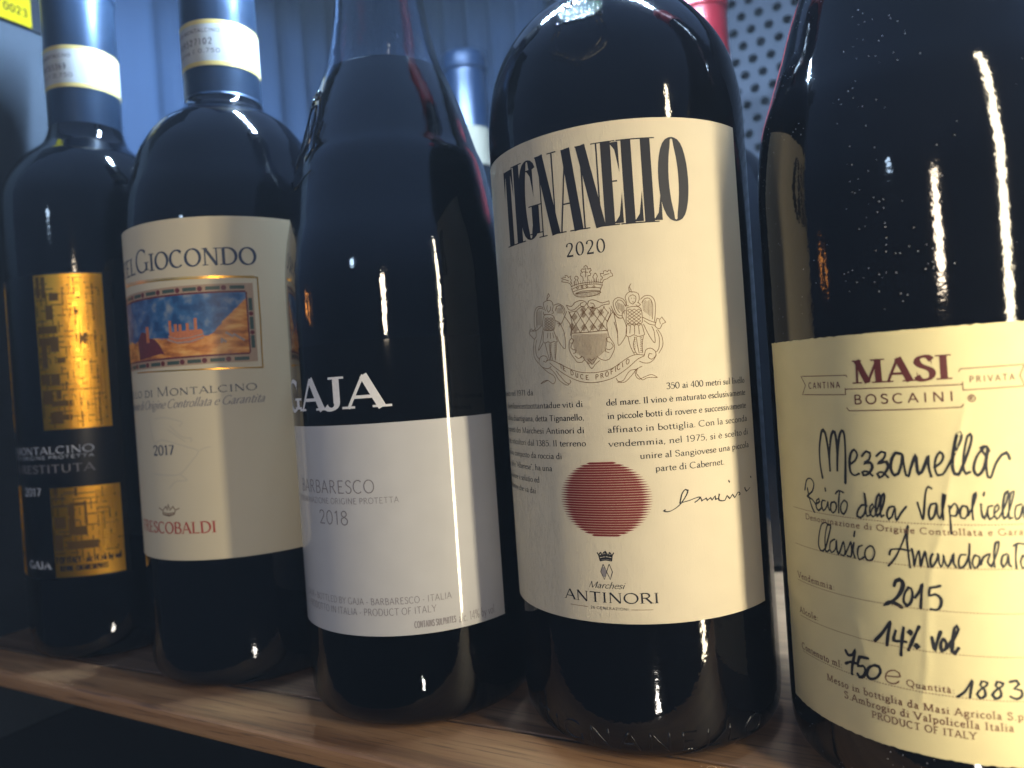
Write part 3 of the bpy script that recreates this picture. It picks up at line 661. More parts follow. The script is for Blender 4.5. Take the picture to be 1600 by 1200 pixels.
STROKES = [
  ('M','handwriting',0.62,'ink',1,[[(-45.06,75.48),(-45.51,78.74),(-45.42,82.62),(-44.64,86.14),(-44.08,87.13),(-43.44,86.38),(-42.92,82.76),(-42.71,77.42)],[(-42.71,77.42),(-42.62,80.87),(-41.98,85.09),(-41.19,86.83),(-40.62,85.9),(-40.52,81.75),(-40.75,77.57)],[(-40.75,77.57),(-40.39,81.75),(-39.69,85.55),(-38.89,87.07),(-38.37,85.96),(-38.44,81.1),(-38.9,74.7)],[(-37.47,79.28),(-36.27,80.09),(-35.6,81.59),(-36.28,82.68),(-37.11,81.72),(-37.56,79.65),(-37.41,77.42),(-36.5,76.74),(-35.54,77.17)],[(-34.53,81.27),(-33.55,82.4),(-32.7,82.06),(-32.97,80.59),(-34.27,79.63),(-32.84,79.87),(-32.39,78.79),(-33.36,77.29),(-34.46,76.87),(-34.7,77.59),(-33.68,77.82),(-32.51,76.9)],[(-31.36,81.37),(-30.28,82.4),(-29.47,82.13),(-29.88,80.86),(-31.12,79.75),(-29.43,80.16),(-28.99,79.27),(-29.93,77.45),(-30.99,76.5),(-31.44,77.38),(-30.4,77.79),(-29.25,76.69)],[(-26.41,81.99),(-27.35,82.16),(-28.25,80.72),(-28.54,78.57),(-27.98,77.16),(-27.15,77.54),(-26.39,79.69),(-26.04,81.82),(-25.92,79.7),(-25.59,77.23),(-25.14,77.07),(-24.56,79.02),(-23.81,81.13),(-23.48,81.66),(-23.44,79.73),(-23.25,77.63),(-22.62,77.99),(-21.57,80.44),(-21.21,81.48),(-21.2,79.04),(-20.87,77.14)],[(-20.16,79.05),(-18.91,80.08),(-18.39,81.45),(-18.93,82.32),(-19.74,81.12),(-20.1,79.05),(-19.66,77.31),(-18.76,77.49),(-17.79,79.03),(-16.12,82.43),(-14.94,85.13),(-15.01,86.33),(-15.62,86.01),(-16.37,83.13),(-16.86,79.71),(-16.54,77.65),(-15.82,77.47),(-14.13,81.36),(-13.05,84.72),(-13.12,86.02),(-13.73,85.6),(-14.51,82.39),(-14.89,79.33),(-14.49,77.62),(-13.74,77.94)],[(-10.6,81.24),(-11.39,82.96),(-10.33,83.26),(-9.95,82.23)],[(-10.94,82.94),(-12.05,81.63),(-12.74,79.96),(-12.98,78.27),(-12.31,77.23),(-11.2,78.55),(-10.45,81.23),(-10.2,82.91),(-10.64,79.55),(-10.5,76.84),(-9.98,76.65),(-8.92,79.48),(-7.6,81.44),(-6.67,81.8),(-6.2,80.37)]]),
  ('M','handwriting',0.46,'ink',1,[[(-50.4,72.34),(-49.93,70.02),(-49.13,67.75),(-48.4,66.67)],[(-51.36,71.82),(-50.49,74.32),(-49.0,74.89),(-48.0,73.81),(-48.74,71.76),(-50.6,70.32),(-48.93,69.76),(-47.69,68.55)],[(-47.94,68.71),(-46.57,69.48),(-46.65,70.25),(-47.42,69.76),(-47.73,68.15),(-47.02,67.27),(-45.93,68.2)],[(-44.71,69.91),(-45.52,70.01),(-45.98,68.78),(-45.5,67.49),(-44.55,68.39),(-43.97,69.81)],[(-43.97,69.81),(-43.99,68.46),(-43.58,67.75)],[(-44.55,73.02),(-44.46,72.34)],[(-42.06,70.04),(-42.97,69.74),(-43.32,68.16),(-42.72,67.29),(-41.75,68.36),(-41.74,69.7),(-42.28,70.01)],[(-41.69,71.98),(-40.77,72.84),(-39.55,72.46)],[(-40.59,72.48),(-40.99,69.97),(-41.17,67.48)],[(-39.48,70.7),(-40.38,69.66),(-40.58,68.13),(-39.93,67.37),(-39.02,68.69),(-38.83,70.21),(-39.48,70.7)],[(-34.2,69.91),(-35.28,70.0),(-36.31,68.61),(-36.59,67.28),(-35.86,66.99),(-34.87,68.02),(-34.36,70.27),(-34.55,72.82),(-34.49,69.89),(-34.36,67.52),(-33.63,67.77),(-33.19,69.09),(-32.62,69.87),(-32.93,70.46),(-33.5,69.79),(-33.61,68.14),(-32.94,67.47),(-32.18,68.63),(-31.32,71.24),(-31.22,72.87),(-31.77,72.29),(-32.25,70.08),(-32.23,67.72),(-31.51,68.33),(-30.5,70.94),(-30.21,72.94),(-30.73,72.54),(-31.22,70.16),(-31.28,67.62),(-30.68,68.04)],[(-28.41,70.18),(-29.4,69.94),(-29.99,68.45),(-29.74,67.22),(-29.04,67.81),(-28.26,70.01),(-28.27,68.23),(-28.11,67.09),(-27.21,68.65),(-26.01,70.32)],[(-23.78,71.31),(-23.42,69.57),(-22.93,67.67),(-22.51,70.66),(-22.13,73.46),(-21.6,74.87),(-20.96,74.46)],[(-20.31,71.25),(-21.22,71.05),(-21.77,69.29),(-21.56,67.73),(-20.76,68.63),(-20.17,71.08),(-20.14,69.0),(-19.76,67.97),(-19.02,70.41),(-18.52,73.01),(-18.86,73.17),(-19.17,70.41),(-19.17,67.82)],[(-17.97,70.77),(-17.89,68.02),(-17.87,64.75)],[(-17.86,70.09),(-16.91,71.3),(-16.33,70.11),(-16.86,68.56),(-17.65,68.65)],[(-15.47,70.8),(-15.97,69.77),(-15.91,68.23),(-15.19,68.06),(-14.52,69.43),(-14.75,70.63),(-15.47,70.8)],[(-14.56,68.75),(-13.4,71.13),(-12.82,73.51),(-13.28,73.17),(-13.73,70.45),(-13.73,67.9)],[(-12.08,71.12),(-12.05,69.08),(-11.67,68.06),(-10.98,69.74)],[(-11.34,73.65),(-11.53,72.87)],[(-10.03,70.74),(-10.78,70.59),(-11.02,69.07),(-10.64,67.88),(-9.86,68.54)],[(-9.68,69.21),(-8.88,70.04),(-8.97,71.05),(-9.61,70.39),(-9.79,68.71),(-9.31,67.85),(-8.49,69.01),(-7.28,71.67),(-6.85,73.67),(-7.48,73.36),(-8.09,70.69),(-8.1,67.99),(-7.48,68.31),(-6.39,71.3),(-5.79,73.62),(-6.32,73.48),(-6.87,70.98),(-7.05,67.96),(-6.43,68.1)],[(-4.56,70.88),(-5.51,70.59),(-5.92,68.92),(-5.69,67.74),(-4.87,68.37),(-4.21,70.52),(-4.13,67.83),(-3.32,68.13)],[(-44.34,64.17),(-45.01,64.65),(-46.29,64.06),(-47.26,61.75),(-47.78,58.91),(-47.13,57.46),(-45.81,58.11),(-44.3,61.86),(-43.63,64.28),(-44.58,64.14),(-45.57,60.87),(-45.61,57.56),(-44.46,58.17)],[(-42.77,60.96),(-43.97,60.19),(-44.35,58.38),(-43.95,57.61),(-42.73,58.67),(-42.34,60.84),(-42.31,58.37),(-41.94,57.48),(-40.91,59.75),(-40.42,60.77),(-40.16,58.74),(-40.54,57.46),(-41.29,57.59)],[(-40.23,57.78),(-39.04,60.05),(-38.57,61.06),(-38.44,59.02),(-38.83,57.45),(-39.62,57.62)],[(-37.79,60.98),(-38.12,59.07),(-37.78,57.37)],[(-37.41,63.65),(-37.69,62.42)],[(-35.85,60.63),(-36.7,60.21),(-37.12,58.48),(-36.72,57.17),(-35.66,57.96)],[(-34.09,60.76),(-35.05,59.9),(-35.41,58.37),(-34.86,57.35),(-33.76,57.69),(-33.12,59.43),(-33.57,60.65),(-34.09,60.76)],[(-30.39,56.71),(-28.78,58.88),(-26.92,62.99),(-25.95,66.08),(-26.29,63.04),(-26.18,59.51),(-26.03,56.87)],[(-30.0,59.28),(-29.66,60.39),(-28.02,60.75),(-25.96,60.59)],[(-25.47,60.99),(-25.26,59.24),(-25.23,57.13),(-24.62,59.65),(-24.09,60.75),(-24.04,59.0),(-23.99,57.25),(-23.41,59.4),(-22.88,60.67),(-22.82,59.1),(-22.56,57.37)],[(-20.65,60.3),(-21.55,60.24),(-22.08,58.81),(-21.86,57.43),(-21.05,58.54),(-20.51,60.13),(-20.47,58.23),(-20.07,57.39),(-19.68,58.97),(-19.55,60.19),(-19.41,58.64),(-18.87,57.64),(-18.03,59.41),(-17.74,60.45),(-17.8,58.38),(-17.41,57.54)],[(-15.48,60.36),(-16.36,60.33),(-16.89,58.77),(-16.68,57.41),(-15.76,58.13),(-14.91,60.21),(-14.67,62.77),(-14.93,59.87),(-14.78,57.41)],[(-13.88,60.23),(-14.4,58.86),(-14.04,57.5),(-13.27,58.2),(-13.02,59.91),(-13.73,60.3)],[(-12.83,58.21),(-12.29,59.91),(-11.07,60.53),(-11.61,58.9),(-10.93,57.89)],[(-10.93,57.89),(-9.72,60.93),(-9.29,63.12),(-9.89,62.96),(-10.35,60.26),(-10.35,57.82)],[(-7.94,60.57),(-8.71,60.24),(-9.11,58.56),(-8.71,57.71),(-8.05,58.88),(-7.71,60.4),(-7.63,58.2),(-7.2,57.86)],[(-6.64,62.15),(-5.69,62.69),(-4.15,62.4)],[(-6.01,62.37),(-6.32,59.86),(-6.31,57.43)],[(-4.92,60.14),(-5.46,58.82),(-5.08,57.46),(-4.24,58.44),(-4.32,59.78),(-4.92,60.14)]]),
  ('M','handwriting',0.85,'ink',1,[[(-29.51,52.33),(-29.11,53.46),(-28.27,53.93),(-27.68,53.12),(-28.1,51.46),(-29.35,49.48),(-31.28,47.9),(-31.8,47.62),(-30.74,48.46),(-29.42,48.39),(-28.23,47.68)]]),
  ('M','handwriting',0.62,'ink',1,[[(-26.61,52.37),(-27.5,50.83),(-27.77,49.0),(-27.18,48.2),(-26.33,49.21),(-25.91,51.04),(-26.15,52.25),(-26.68,52.36)],[(-25.49,50.21),(-24.46,51.92),(-23.92,53.39),(-24.21,50.89),(-24.54,47.97)],[(-20.6,53.36),(-21.52,53.0),(-22.43,52.84),(-22.68,51.07),(-21.61,51.46),(-20.61,50.58),(-20.7,49.0),(-21.5,48.05),(-22.55,48.11)]]),
  ('M','handwriting',0.72,'ink',1,[[(-34.46,38.85),(-32.55,41.29),(-30.85,43.99),(-31.34,41.54),(-31.87,38.53)],[(-29.8,42.21),(-30.34,39.94),(-28.96,40.04),(-27.8,40.08)],[(-28.12,43.23),(-28.62,40.28),(-29.06,36.79)],[(-26.87,42.73),(-26.58,42.43),(-26.92,41.94),(-27.22,42.25),(-26.87,42.73)],[(-25.79,39.9),(-25.44,39.57),(-25.84,39.01),(-26.13,39.42),(-25.79,39.9)],[(-25.09,43.9),(-26.35,41.05),(-27.45,38.36)],[(-22.76,41.96),(-22.56,40.23),(-22.32,39.22),(-21.74,41.39),(-21.03,43.4)],[(-20.67,41.88),(-21.18,40.77),(-21.12,39.21),(-20.51,39.47),(-20.13,40.9),(-20.61,41.89)],[(-20.19,39.85),(-18.73,42.1),(-17.73,44.27),(-17.98,44.93),(-18.46,44.37),(-18.9,41.73),(-19.19,39.28),(-18.77,38.91),(-17.96,40.11)],[(-41.76,34.65),(-41.19,33.79),(-40.12,34.18),(-39.29,35.55),(-39.76,33.53),(-40.32,31.47),(-40.55,29.51)],[(-42.0,31.52),(-40.67,32.31),(-39.24,32.36)],[(-36.29,34.43),(-37.74,34.3),(-38.33,34.13),(-38.88,31.91),(-37.57,32.29),(-37.1,31.31),(-37.66,29.83),(-38.67,29.34),(-39.1,29.96)],[(-34.84,33.23),(-36.18,32.31),(-36.85,30.63),(-36.17,29.72),(-34.67,30.33),(-33.68,31.88),(-33.95,33.1),(-34.91,33.21)]]),
  ('M','handwriting',0.55,'ink',1,[[(-18.71,29.59),(-17.32,30.87),(-15.86,33.44),(-16.21,31.35),(-16.45,29.71)],[(-13.1,33.17),(-14.11,33.44),(-14.45,32.55),(-13.77,31.76),(-13.64,30.4),(-14.61,29.73),(-15.15,30.53),(-14.35,31.71),(-13.28,32.58),(-13.1,33.17)],[(-10.22,33.17),(-11.32,33.52),(-11.67,32.65),(-10.89,31.85),(-10.76,30.5),(-11.83,29.86),(-12.37,30.67),(-11.48,31.82),(-10.43,32.65),(-10.22,33.17)],[(-8.95,33.55),(-7.73,33.85),(-7.27,33.08),(-8.29,32.15),(-6.95,31.83),(-6.94,30.55),(-7.97,29.96),(-8.99,30.44)]]),
  ('M','ribbon_outline',0.2,'maroon',0,[[(-36.74,99.45),(-36.98,99.91),(-49.95,100.12),(-48.57,97.88),(-49.82,95.59),(-37.38,95.43),(-37.38,96.95)],[(-37.4,96.69),(-13.98,96.6)],[(-14.56,99.26),(-14.23,99.92),(-2.15,99.99)],[(-14.0,97.18),(-13.96,95.38),(-2.44,95.49)],[(-2.16,99.96),(-3.19,97.79),(-2.38,95.56)],[(-37.36,92.42),(-36.79,91.67),(-14.55,91.77),(-14.01,92.42)],[(-12.49,94.34),(-11.98,94.03),(-11.83,93.48),(-12.1,92.99),(-12.58,92.85),(-13.03,93.11),(-13.21,93.63),(-12.98,94.09),(-12.49,94.34)],[(-12.79,93.2),(-12.75,93.94),(-12.34,93.92),(-12.3,93.65),(-12.71,93.57),(-12.32,93.17)]]),
  ('M','estimated_sign',0.3,'brown',1,[[(-32.57,31.37),(-29.52,31.9),(-29.67,32.7),(-30.53,33.11),(-31.73,32.67),(-32.55,31.63),(-32.55,30.54),(-31.74,29.91),(-30.55,30.14),(-29.78,30.87)]]),
  ('T','signature',0.42,'ink',1,[[(0.57,67.64),(0.08,67.21),(1.69,67.09),(4.12,68.33),(6.06,70.45),(6.91,72.1),(6.21,72.45),(5.23,71.39),(4.45,68.87)],[(5.06,69.11),(7.21,69.48),(9.11,69.97),(10.26,70.02),(9.37,69.14),(8.52,68.77),(9.57,69.35),(10.38,69.84),(10.64,69.0),(11.99,69.54),(12.28,68.93),(13.33,69.5),(13.76,68.86),(14.75,69.79),(14.88,68.9),(15.75,68.96),(16.21,70.19),(15.93,68.59),(17.91,68.21),(18.79,69.38),(19.65,68.44),(20.81,69.4),(21.56,68.46),(23.01,69.73),(23.86,69.13),(23.1,68.83)],[(25.97,70.62),(26.66,69.43),(28.63,70.22)],[(19.63,73.39),(20.06,72.74)],[(29.02,73.19),(29.55,72.75)]]),
  ('T','coat_of_arms',0.155,'bronze',1,[[(-20.3,127.67),(-19.74,125.87)],[(-11.63,127.76),(-12.54,125.99)],[(-20.44,128.01),(-18.52,128.55),(-15.54,128.66),(-13.0,128.47),(-11.61,128.07)],[(-20.15,127.34),(-18.23,127.95),(-15.58,128.11),(-13.03,127.91),(-11.75,127.46)],[(-19.57,125.85),(-18.0,126.45),(-16.02,126.47),(-13.78,126.34),(-12.54,125.99),(-12.25,125.65),(-13.87,125.05),(-16.14,124.89),(-18.44,125.15),(-19.58,125.69)],[(-19.39,125.99),(-17.7,126.1),(-15.72,126.09),(-13.8,126.04),(-12.4,125.73)],[(-19.85,126.67),(-17.96,127.07),(-15.64,127.21),(-13.72,127.12),(-12.17,126.73)]]),
  ('T','coat_of_arms',0.09,'bronze',1,[[(-19.08,125.57),(-18.95,126.4)]]),
  ('T','coat_of_arms',0.09,'bronze',1,[[(-18.71,125.5),(-18.58,126.36)]]),
  ('T','coat_of_arms',0.09,'bronze',1,[[(-18.35,125.43),(-18.22,126.32)]]),
  ('T','coat_of_arms',0.09,'bronze',1,[[(-17.98,125.36),(-17.85,126.27)]]),
  ('T','coat_of_arms',0.09,'bronze',1,[[(-17.62,125.29),(-17.49,126.23)]]),
  ('T','coat_of_arms',0.09,'bronze',1,[[(-17.26,125.22),(-17.13,126.19)]]),
  ('T','coat_of_arms',0.09,'bronze',1,[[(-16.9,125.15),(-16.77,126.15)]]),
  ('T','coat_of_arms',0.09,'bronze',1,[[(-16.55,125.09),(-16.41,126.11)]]),
  ('T','coat_of_arms',0.09,'bronze',1,[[(-16.19,125.02),(-16.05,126.07)]]),
  ('T','coat_of_arms',0.09,'bronze',1,[[(-15.84,124.95),(-15.7,126.03)]]),
  ('T','coat_of_arms',0.09,'bronze',1,[[(-15.48,124.94),(-15.34,125.99)]]),
  ('T','coat_of_arms',0.09,'bronze',1,[[(-15.13,124.92),(-14.99,125.95)]]),
  ('T','coat_of_arms',0.09,'bronze',1,[[(-14.78,124.91),(-14.64,125.91)]]),
  ('T','coat_of_arms',0.09,'bronze',1,[[(-14.42,124.9),(-14.29,125.87)]]),
  ('T','coat_of_arms',0.09,'bronze',1,[[(-14.07,124.89),(-13.94,125.83)]]),
  ('T','coat_of_arms',0.09,'bronze',1,[[(-13.72,124.88),(-13.6,125.8)]]),
  ('T','coat_of_arms',0.09,'bronze',1,[[(-13.38,124.87),(-13.25,125.76)]]),
  ('T','coat_of_arms',0.09,'bronze',1,[[(-13.03,124.86),(-12.91,125.72)]]),
  ('T','coat_of_arms',0.09,'bronze',1,[[(-12.68,124.86),(-12.56,125.69)]]),
  ('T','coat_of_arms',0.09,'bronze',1,[[(-19.92,128.07),(-20.21,129.37)]]),
  ('T','coat_of_arms',0.09,'bronze',1,[[(-19.3,128.06),(-19.55,129.35)]]),
  ('T','coat_of_arms',0.09,'bronze',1,[[(-18.69,128.06),(-18.9,129.34)]]),
  ('T','coat_of_arms',0.09,'bronze',1,[[(-18.09,128.05),(-18.26,129.33)]]),
  ('T','coat_of_arms',0.09,'bronze',1,[[(-17.49,128.05),(-17.62,129.32)]]),
  ('T','coat_of_arms',0.09,'bronze',1,[[(-16.89,128.04),(-16.99,129.31)]]),
  ('T','coat_of_arms',0.09,'bronze',1,[[(-16.3,128.04),(-16.36,129.3)]]),
  ('T','coat_of_arms',0.09,'bronze',1,[[(-15.71,128.04),(-15.74,129.29)]]),
  ('T','coat_of_arms',0.09,'bronze',1,[[(-15.13,128.04),(-15.12,129.28)]]),
  ('T','coat_of_arms',0.09,'bronze',1,[[(-14.55,128.04),(-14.51,129.28)]]),
  ('T','coat_of_arms',0.09,'bronze',1,[[(-13.98,128.04),(-13.9,129.28)]]),
  ('T','coat_of_arms',0.09,'bronze',1,[[(-13.41,128.04),(-13.3,129.28)]]),
  ('T','coat_of_arms',0.09,'bronze',1,[[(-12.84,128.05),(-12.69,129.27)]]),
  ('T','coat_of_arms',0.09,'bronze',1,[[(-12.27,128.05),(-12.09,129.28)]]),
  ('T','coat_of_arms',0.155,'bronze',1,[[(-18.93,127.6),(-18.57,127.87),(-18.26,127.52),(-18.62,127.24),(-18.93,127.6)]]),
  ('T','coat_of_arms',0.155,'bronze',1,[[(-17.58,127.69),(-17.23,127.96),(-16.92,127.61),(-17.27,127.34),(-17.58,127.69)]]),
  ('T','coat_of_arms',0.155,'bronze',1,[[(-16.26,127.65),(-15.92,127.93),(-15.62,127.58),(-15.96,127.31),(-16.26,127.65)]]),
  ('T','coat_of_arms',0.155,'bronze',1,[[(-14.34,127.37),(-14.01,127.65),(-13.71,127.3),(-14.05,127.03),(-14.34,127.37)]]),
  ('T','coat_of_arms',0.155,'bronze',1,[[(-20.26,128.08),(-20.72,128.99),(-21.92,129.46),(-23.05,129.77),(-22.94,130.23),(-22.21,130.29),(-23.08,130.73),(-22.52,130.97),(-21.82,130.71),(-21.95,131.37),(-21.25,131.11),(-20.94,130.6),(-20.22,130.97),(-20.45,130.22),(-20.13,129.86),(-20.45,129.27),(-20.04,128.74)],[(-22.21,130.29),(-20.84,129.64)],[(-16.81,129.13),(-16.9,130.23),(-17.52,130.78),(-17.31,131.38),(-16.82,131.32),(-17.26,132.0),(-16.9,132.42),(-16.33,132.19),(-16.37,132.92),(-15.86,133.23),(-15.4,132.8),(-15.35,132.17),(-14.63,132.3),(-14.42,131.74),(-15.03,131.32),(-14.57,130.89),(-14.77,130.44),(-15.48,130.37),(-15.51,129.13)],[(-15.9,132.61),(-16.08,130.13)],[(-16.63,131.61),(-15.35,131.29)],[(-11.77,128.02),(-11.34,128.81),(-10.46,129.03),(-9.49,129.55),(-8.87,129.64),(-8.98,130.27),(-9.28,130.45),(-9.38,131.17),(-9.84,131.28),(-10.18,130.85),(-10.61,131.21),(-11.24,131.13),(-11.22,130.5),(-12.06,130.6),(-11.96,129.81),(-11.5,129.6),(-11.87,128.87)],[(-11.32,130.05),(-9.75,130.35)],[(-19.2,128.48),(-19.3,129.44),(-18.77,129.68),(-19.24,130.22),(-18.86,130.73),(-18.37,130.58),(-18.14,130.08),(-18.44,129.64),(-18.16,128.82)],[(-13.78,128.55),(-13.82,129.4),(-14.16,129.9),(-13.8,130.48),(-13.46,130.91),(-13.1,130.56),(-12.89,129.91),(-13.25,129.33),(-13.25,128.49)]]),
  ('T','coat_of_arms',0.155,'bronze',1,[[(-22.15,123.31),(-20.67,122.82),(-19.74,123.66),(-18.18,124.12),(-17.03,123.83),(-16.27,123.12),(-16.97,122.42),(-17.96,122.52),(-18.07,123.32),(-17.22,123.54)],[(-22.15,123.31),(-21.6,122.13),(-20.4,121.78),(-19.15,122.34),(-18.26,123.03)],[(-10.3,123.23),(-10.3,122.36),(-11.23,122.39),(-12.5,122.11),(-12.83,121.83),(-14.11,121.65),(-15.38,121.93),(-16.13,122.79),(-15.74,123.69),(-14.59,123.94),(-13.35,123.44),(-12.13,122.85),(-10.3,123.23)],[(-15.38,121.93),(-14.08,122.11),(-14.5,122.93),(-15.29,123.17)],[(-19.21,121.56),(-18.32,122.25),(-17.14,122.43)],[(-21.64,121.66),(-21.06,120.02),(-20.85,118.1),(-21.1,116.23),(-21.32,114.35)],[(-10.42,121.44),(-9.97,120.47),(-10.53,118.98),(-11.26,117.49),(-11.23,115.63),(-10.9,113.74)],[(-21.32,114.35),(-21.9,113.77),(-22.22,111.89),(-21.81,110.27),(-20.71,108.6),(-20.08,107.77),(-18.73,107.66),(-18.01,108.24),(-18.29,109.05),(-18.78,109.24),(-18.98,108.79)],[(-21.32,114.35),(-20.67,113.66),(-21.25,112.92),(-21.77,113.12)],[(-21.07,113.06),(-21.69,111.85),(-21.04,111.16),(-20.17,111.09),(-20.41,110.32),(-21.11,110.21)],[(-20.64,109.54),(-19.67,108.68),(-18.78,109.24)],[(-10.9,113.74),(-9.79,111.8),(-9.73,110.55),(-10.45,109.06),(-11.3,107.89),(-12.26,107.65),(-13.49,108.05),(-14.24,108.58),(-14.54,108.91)],[(-10.9,113.74),(-11.69,113.5),(-11.45,112.55),(-10.68,112.33)],[(-10.54,112.17),(-9.99,111.19),(-11.13,110.35),(-12.04,110.74),(-12.09,109.97),(-11.19,109.58)],[(-18.01,108.24),(-17.09,107.23),(-16.15,105.75),(-15.17,106.78),(-13.82,107.77)],[(-17.18,108.33),(-16.42,107.49),(-15.98,106.84),(-15.28,107.56),(-14.57,108.45)],[(-16.83,108.62),(-16.0,107.93),(-15.04,108.64)]]),
  ('T','coat_of_arms',0.2,'bronze',1,[[(-21.04,115.65),(-18.82,115.54),(-15.84,115.48),(-13.27,115.56),(-11.21,115.48)]]),
  ('T','coat_of_arms',0.15,'bronze',0,[[(-21.48,121.33),(-19.39,121.42)],[(-21.64,121.66),(-18.65,115.52)],[(-19.38,121.58),(-16.17,115.45)],[(-17.84,121.88),(-13.66,115.54)],[(-16.01,122.16),(-11.39,115.65)],[(-13.79,121.77),(-11.08,117.79)],[(-11.89,121.89),(-10.62,119.91)],[(-16.01,122.16),(-21.17,116.23)],[(-19.38,121.58),(-21.08,119.7)],[(-13.79,121.77),(-18.65,115.52)],[(-11.58,121.86),(-16.1,115.44)],[(-10.59,120.38),(-13.59,115.53)]]),
  ('T','coat_of_arms',0.11,'bronze',0,[[(-20.15,120.77),(-19.77,120.8)]]),
  ('T','coat_of_arms',0.11,'bronze',0,[[(-20.35,120.58),(-19.59,120.56)]]),
  ('T','coat_of_arms',0.11,'bronze',0,[[(-20.56,120.38),(-19.42,120.32)]]),
  ('T','coat_of_arms',0.11,'bronze',0,[[(-20.76,120.18),(-19.26,120.08)]]),
  ('T','coat_of_arms',0.11,'bronze',0,[[(-20.97,119.98),(-19.09,119.84)]]),
  ('T','coat_of_arms',0.11,'bronze',0,[[(-20.8,119.74),(-19.29,119.64)]]),
  ('T','coat_of_arms',0.11,'bronze',0,[[(-20.63,119.5),(-19.49,119.44)]]),
  ('T','coat_of_arms',0.11,'bronze',0,[[(-20.45,119.26),(-19.69,119.24)]]),
  ('T','coat_of_arms',0.11,'bronze',0,[[(-20.28,119.02),(-19.9,119.05)]]),
  ('T','coat_of_arms',0.11,'bronze',0,[[(-17.58,121.13),(-17.21,121.16)]]),
  ('T','coat_of_arms',0.11,'bronze',0,[[(-17.78,120.93),(-17.05,120.92)]]),
  ('T','coat_of_arms',0.11,'bronze',0,[[(-17.98,120.73),(-16.89,120.68)]]),
  ('T','coat_of_arms',0.11,'bronze',0,[[(-18.17,120.54),(-16.72,120.45)]]),
  ('T','coat_of_arms',0.11,'bronze',0,[[(-18.37,120.34),(-16.56,120.21)]]),
  ('T','coat_of_arms',0.11,'bronze',0,[[(-18.21,120.1),(-16.75,120.01)]]),
  ('T','coat_of_arms',0.11,'bronze',0,[[(-18.04,119.86),(-16.95,119.81)]]),
  ('T','coat_of_arms',0.11,'bronze',0,[[(-17.87,119.63),(-17.14,119.61)]]),
  ('T','coat_of_arms',0.11,'bronze',0,[[(-17.71,119.39),(-17.34,119.41)]]),
  ('T','coat_of_arms',0.11,'bronze',0,[[(-15.22,121.2),(-14.86,121.23)]]),
  ('T','coat_of_arms',0.11,'bronze',0,[[(-15.41,121.0),(-14.7,120.99)]]),
  ('T','coat_of_arms',0.11,'bronze',0,[[(-15.6,120.8),(-14.54,120.76)]]),
  ('T','coat_of_arms',0.11,'bronze',0,[[(-15.8,120.6),(-14.38,120.52)]]),
  ('T','coat_of_arms',0.11,'bronze',0,[[(-15.99,120.4),(-14.23,120.29)]]),
  ('T','coat_of_arms',0.11,'bronze',0,[[(-15.83,120.17),(-14.41,120.09)]]),
  ('T','coat_of_arms',0.11,'bronze',0,[[(-15.67,119.93),(-14.61,119.89)]]),
  ('T','coat_of_arms',0.11,'bronze',0,[[(-15.5,119.7),(-14.8,119.69)]]),
  ('T','coat_of_arms',0.11,'bronze',0,[[(-15.34,119.47),(-14.99,119.49)]]),
  ('T','coat_of_arms',0.11,'bronze',0,[[(-12.73,121.26),(-12.38,121.29)]]),
  ('T','coat_of_arms',0.11,'bronze',0,[[(-12.92,121.06),(-12.23,121.06)]]),
  ('T','coat_of_arms',0.11,'bronze',0,[[(-13.11,120.86),(-12.07,120.83)]]),
  ('T','coat_of_arms',0.11,'bronze',0,[[(-13.29,120.67),(-11.91,120.59)]]),
  ('T','coat_of_arms',0.11,'bronze',0,[[(-13.48,120.47),(-11.76,120.36)]]),
  ('T','coat_of_arms',0.11,'bronze',0,[[(-13.32,120.23),(-11.94,120.16)]]),
  ('T','coat_of_arms',0.11,'bronze',0,[[(-13.17,120.0),(-12.13,119.96)]]),
  ('T','coat_of_arms',0.11,'bronze',0,[[(-13.01,119.77),(-12.32,119.76)]]),
  ('T','coat_of_arms',0.11,'bronze',0,[[(-12.85,119.53),(-12.5,119.56)]]),
  ('T','coat_of_arms',0.11,'bronze',0,[[(-21.03,118.34),(-20.64,118.36)]]),
  ('T','coat_of_arms',0.11,'bronze',0,[[(-21.24,118.14),(-20.47,118.12)]]),
  ('T','coat_of_arms',0.11,'bronze',0,[[(-21.45,117.94),(-20.3,117.89)]]),
  ('T','coat_of_arms',0.11,'bronze',0,[[(-21.66,117.74),(-20.12,117.65)]]),
  ('T','coat_of_arms',0.11,'bronze',0,[[(-21.87,117.54),(-19.95,117.41)]]),
  ('T','coat_of_arms',0.11,'bronze',0,[[(-21.69,117.3),(-20.16,117.21)]]),
  ('T','coat_of_arms',0.11,'bronze',0,[[(-21.52,117.06),(-20.36,117.01)]]),
  ('T','coat_of_arms',0.11,'bronze',0,[[(-21.34,116.82),(-20.57,116.81)]]),
  ('T','coat_of_arms',0.11,'bronze',0,[[(-21.16,116.58),(-20.78,116.61)]]),
  ('T','coat_of_arms',0.11,'bronze',0,[[(-20.23,117.37),(-19.85,117.4)]]),
  ('T','coat_of_arms',0.11,'bronze',0,[[(-20.44,117.17),(-19.68,117.16)]]),
  ('T','coat_of_arms',0.11,'bronze',0,[[(-20.64,116.97),(-19.51,116.93)]]),
  ('T','coat_of_arms',0.11,'bronze',0,[[(-20.85,116.77),(-19.34,116.69)]]),
  ('T','coat_of_arms',0.11,'bronze',0,[[(-21.06,116.57),(-19.17,116.45)]]),
  ('T','coat_of_arms',0.11,'bronze',0,[[(-20.89,116.33),(-19.37,116.25)]]),
  ('T','coat_of_arms',0.11,'bronze',0,[[(-20.71,116.09),(-19.58,116.05)]]),
  ('T','coat_of_arms',0.11,'bronze',0,[[(-20.54,115.86),(-19.78,115.85)]]),
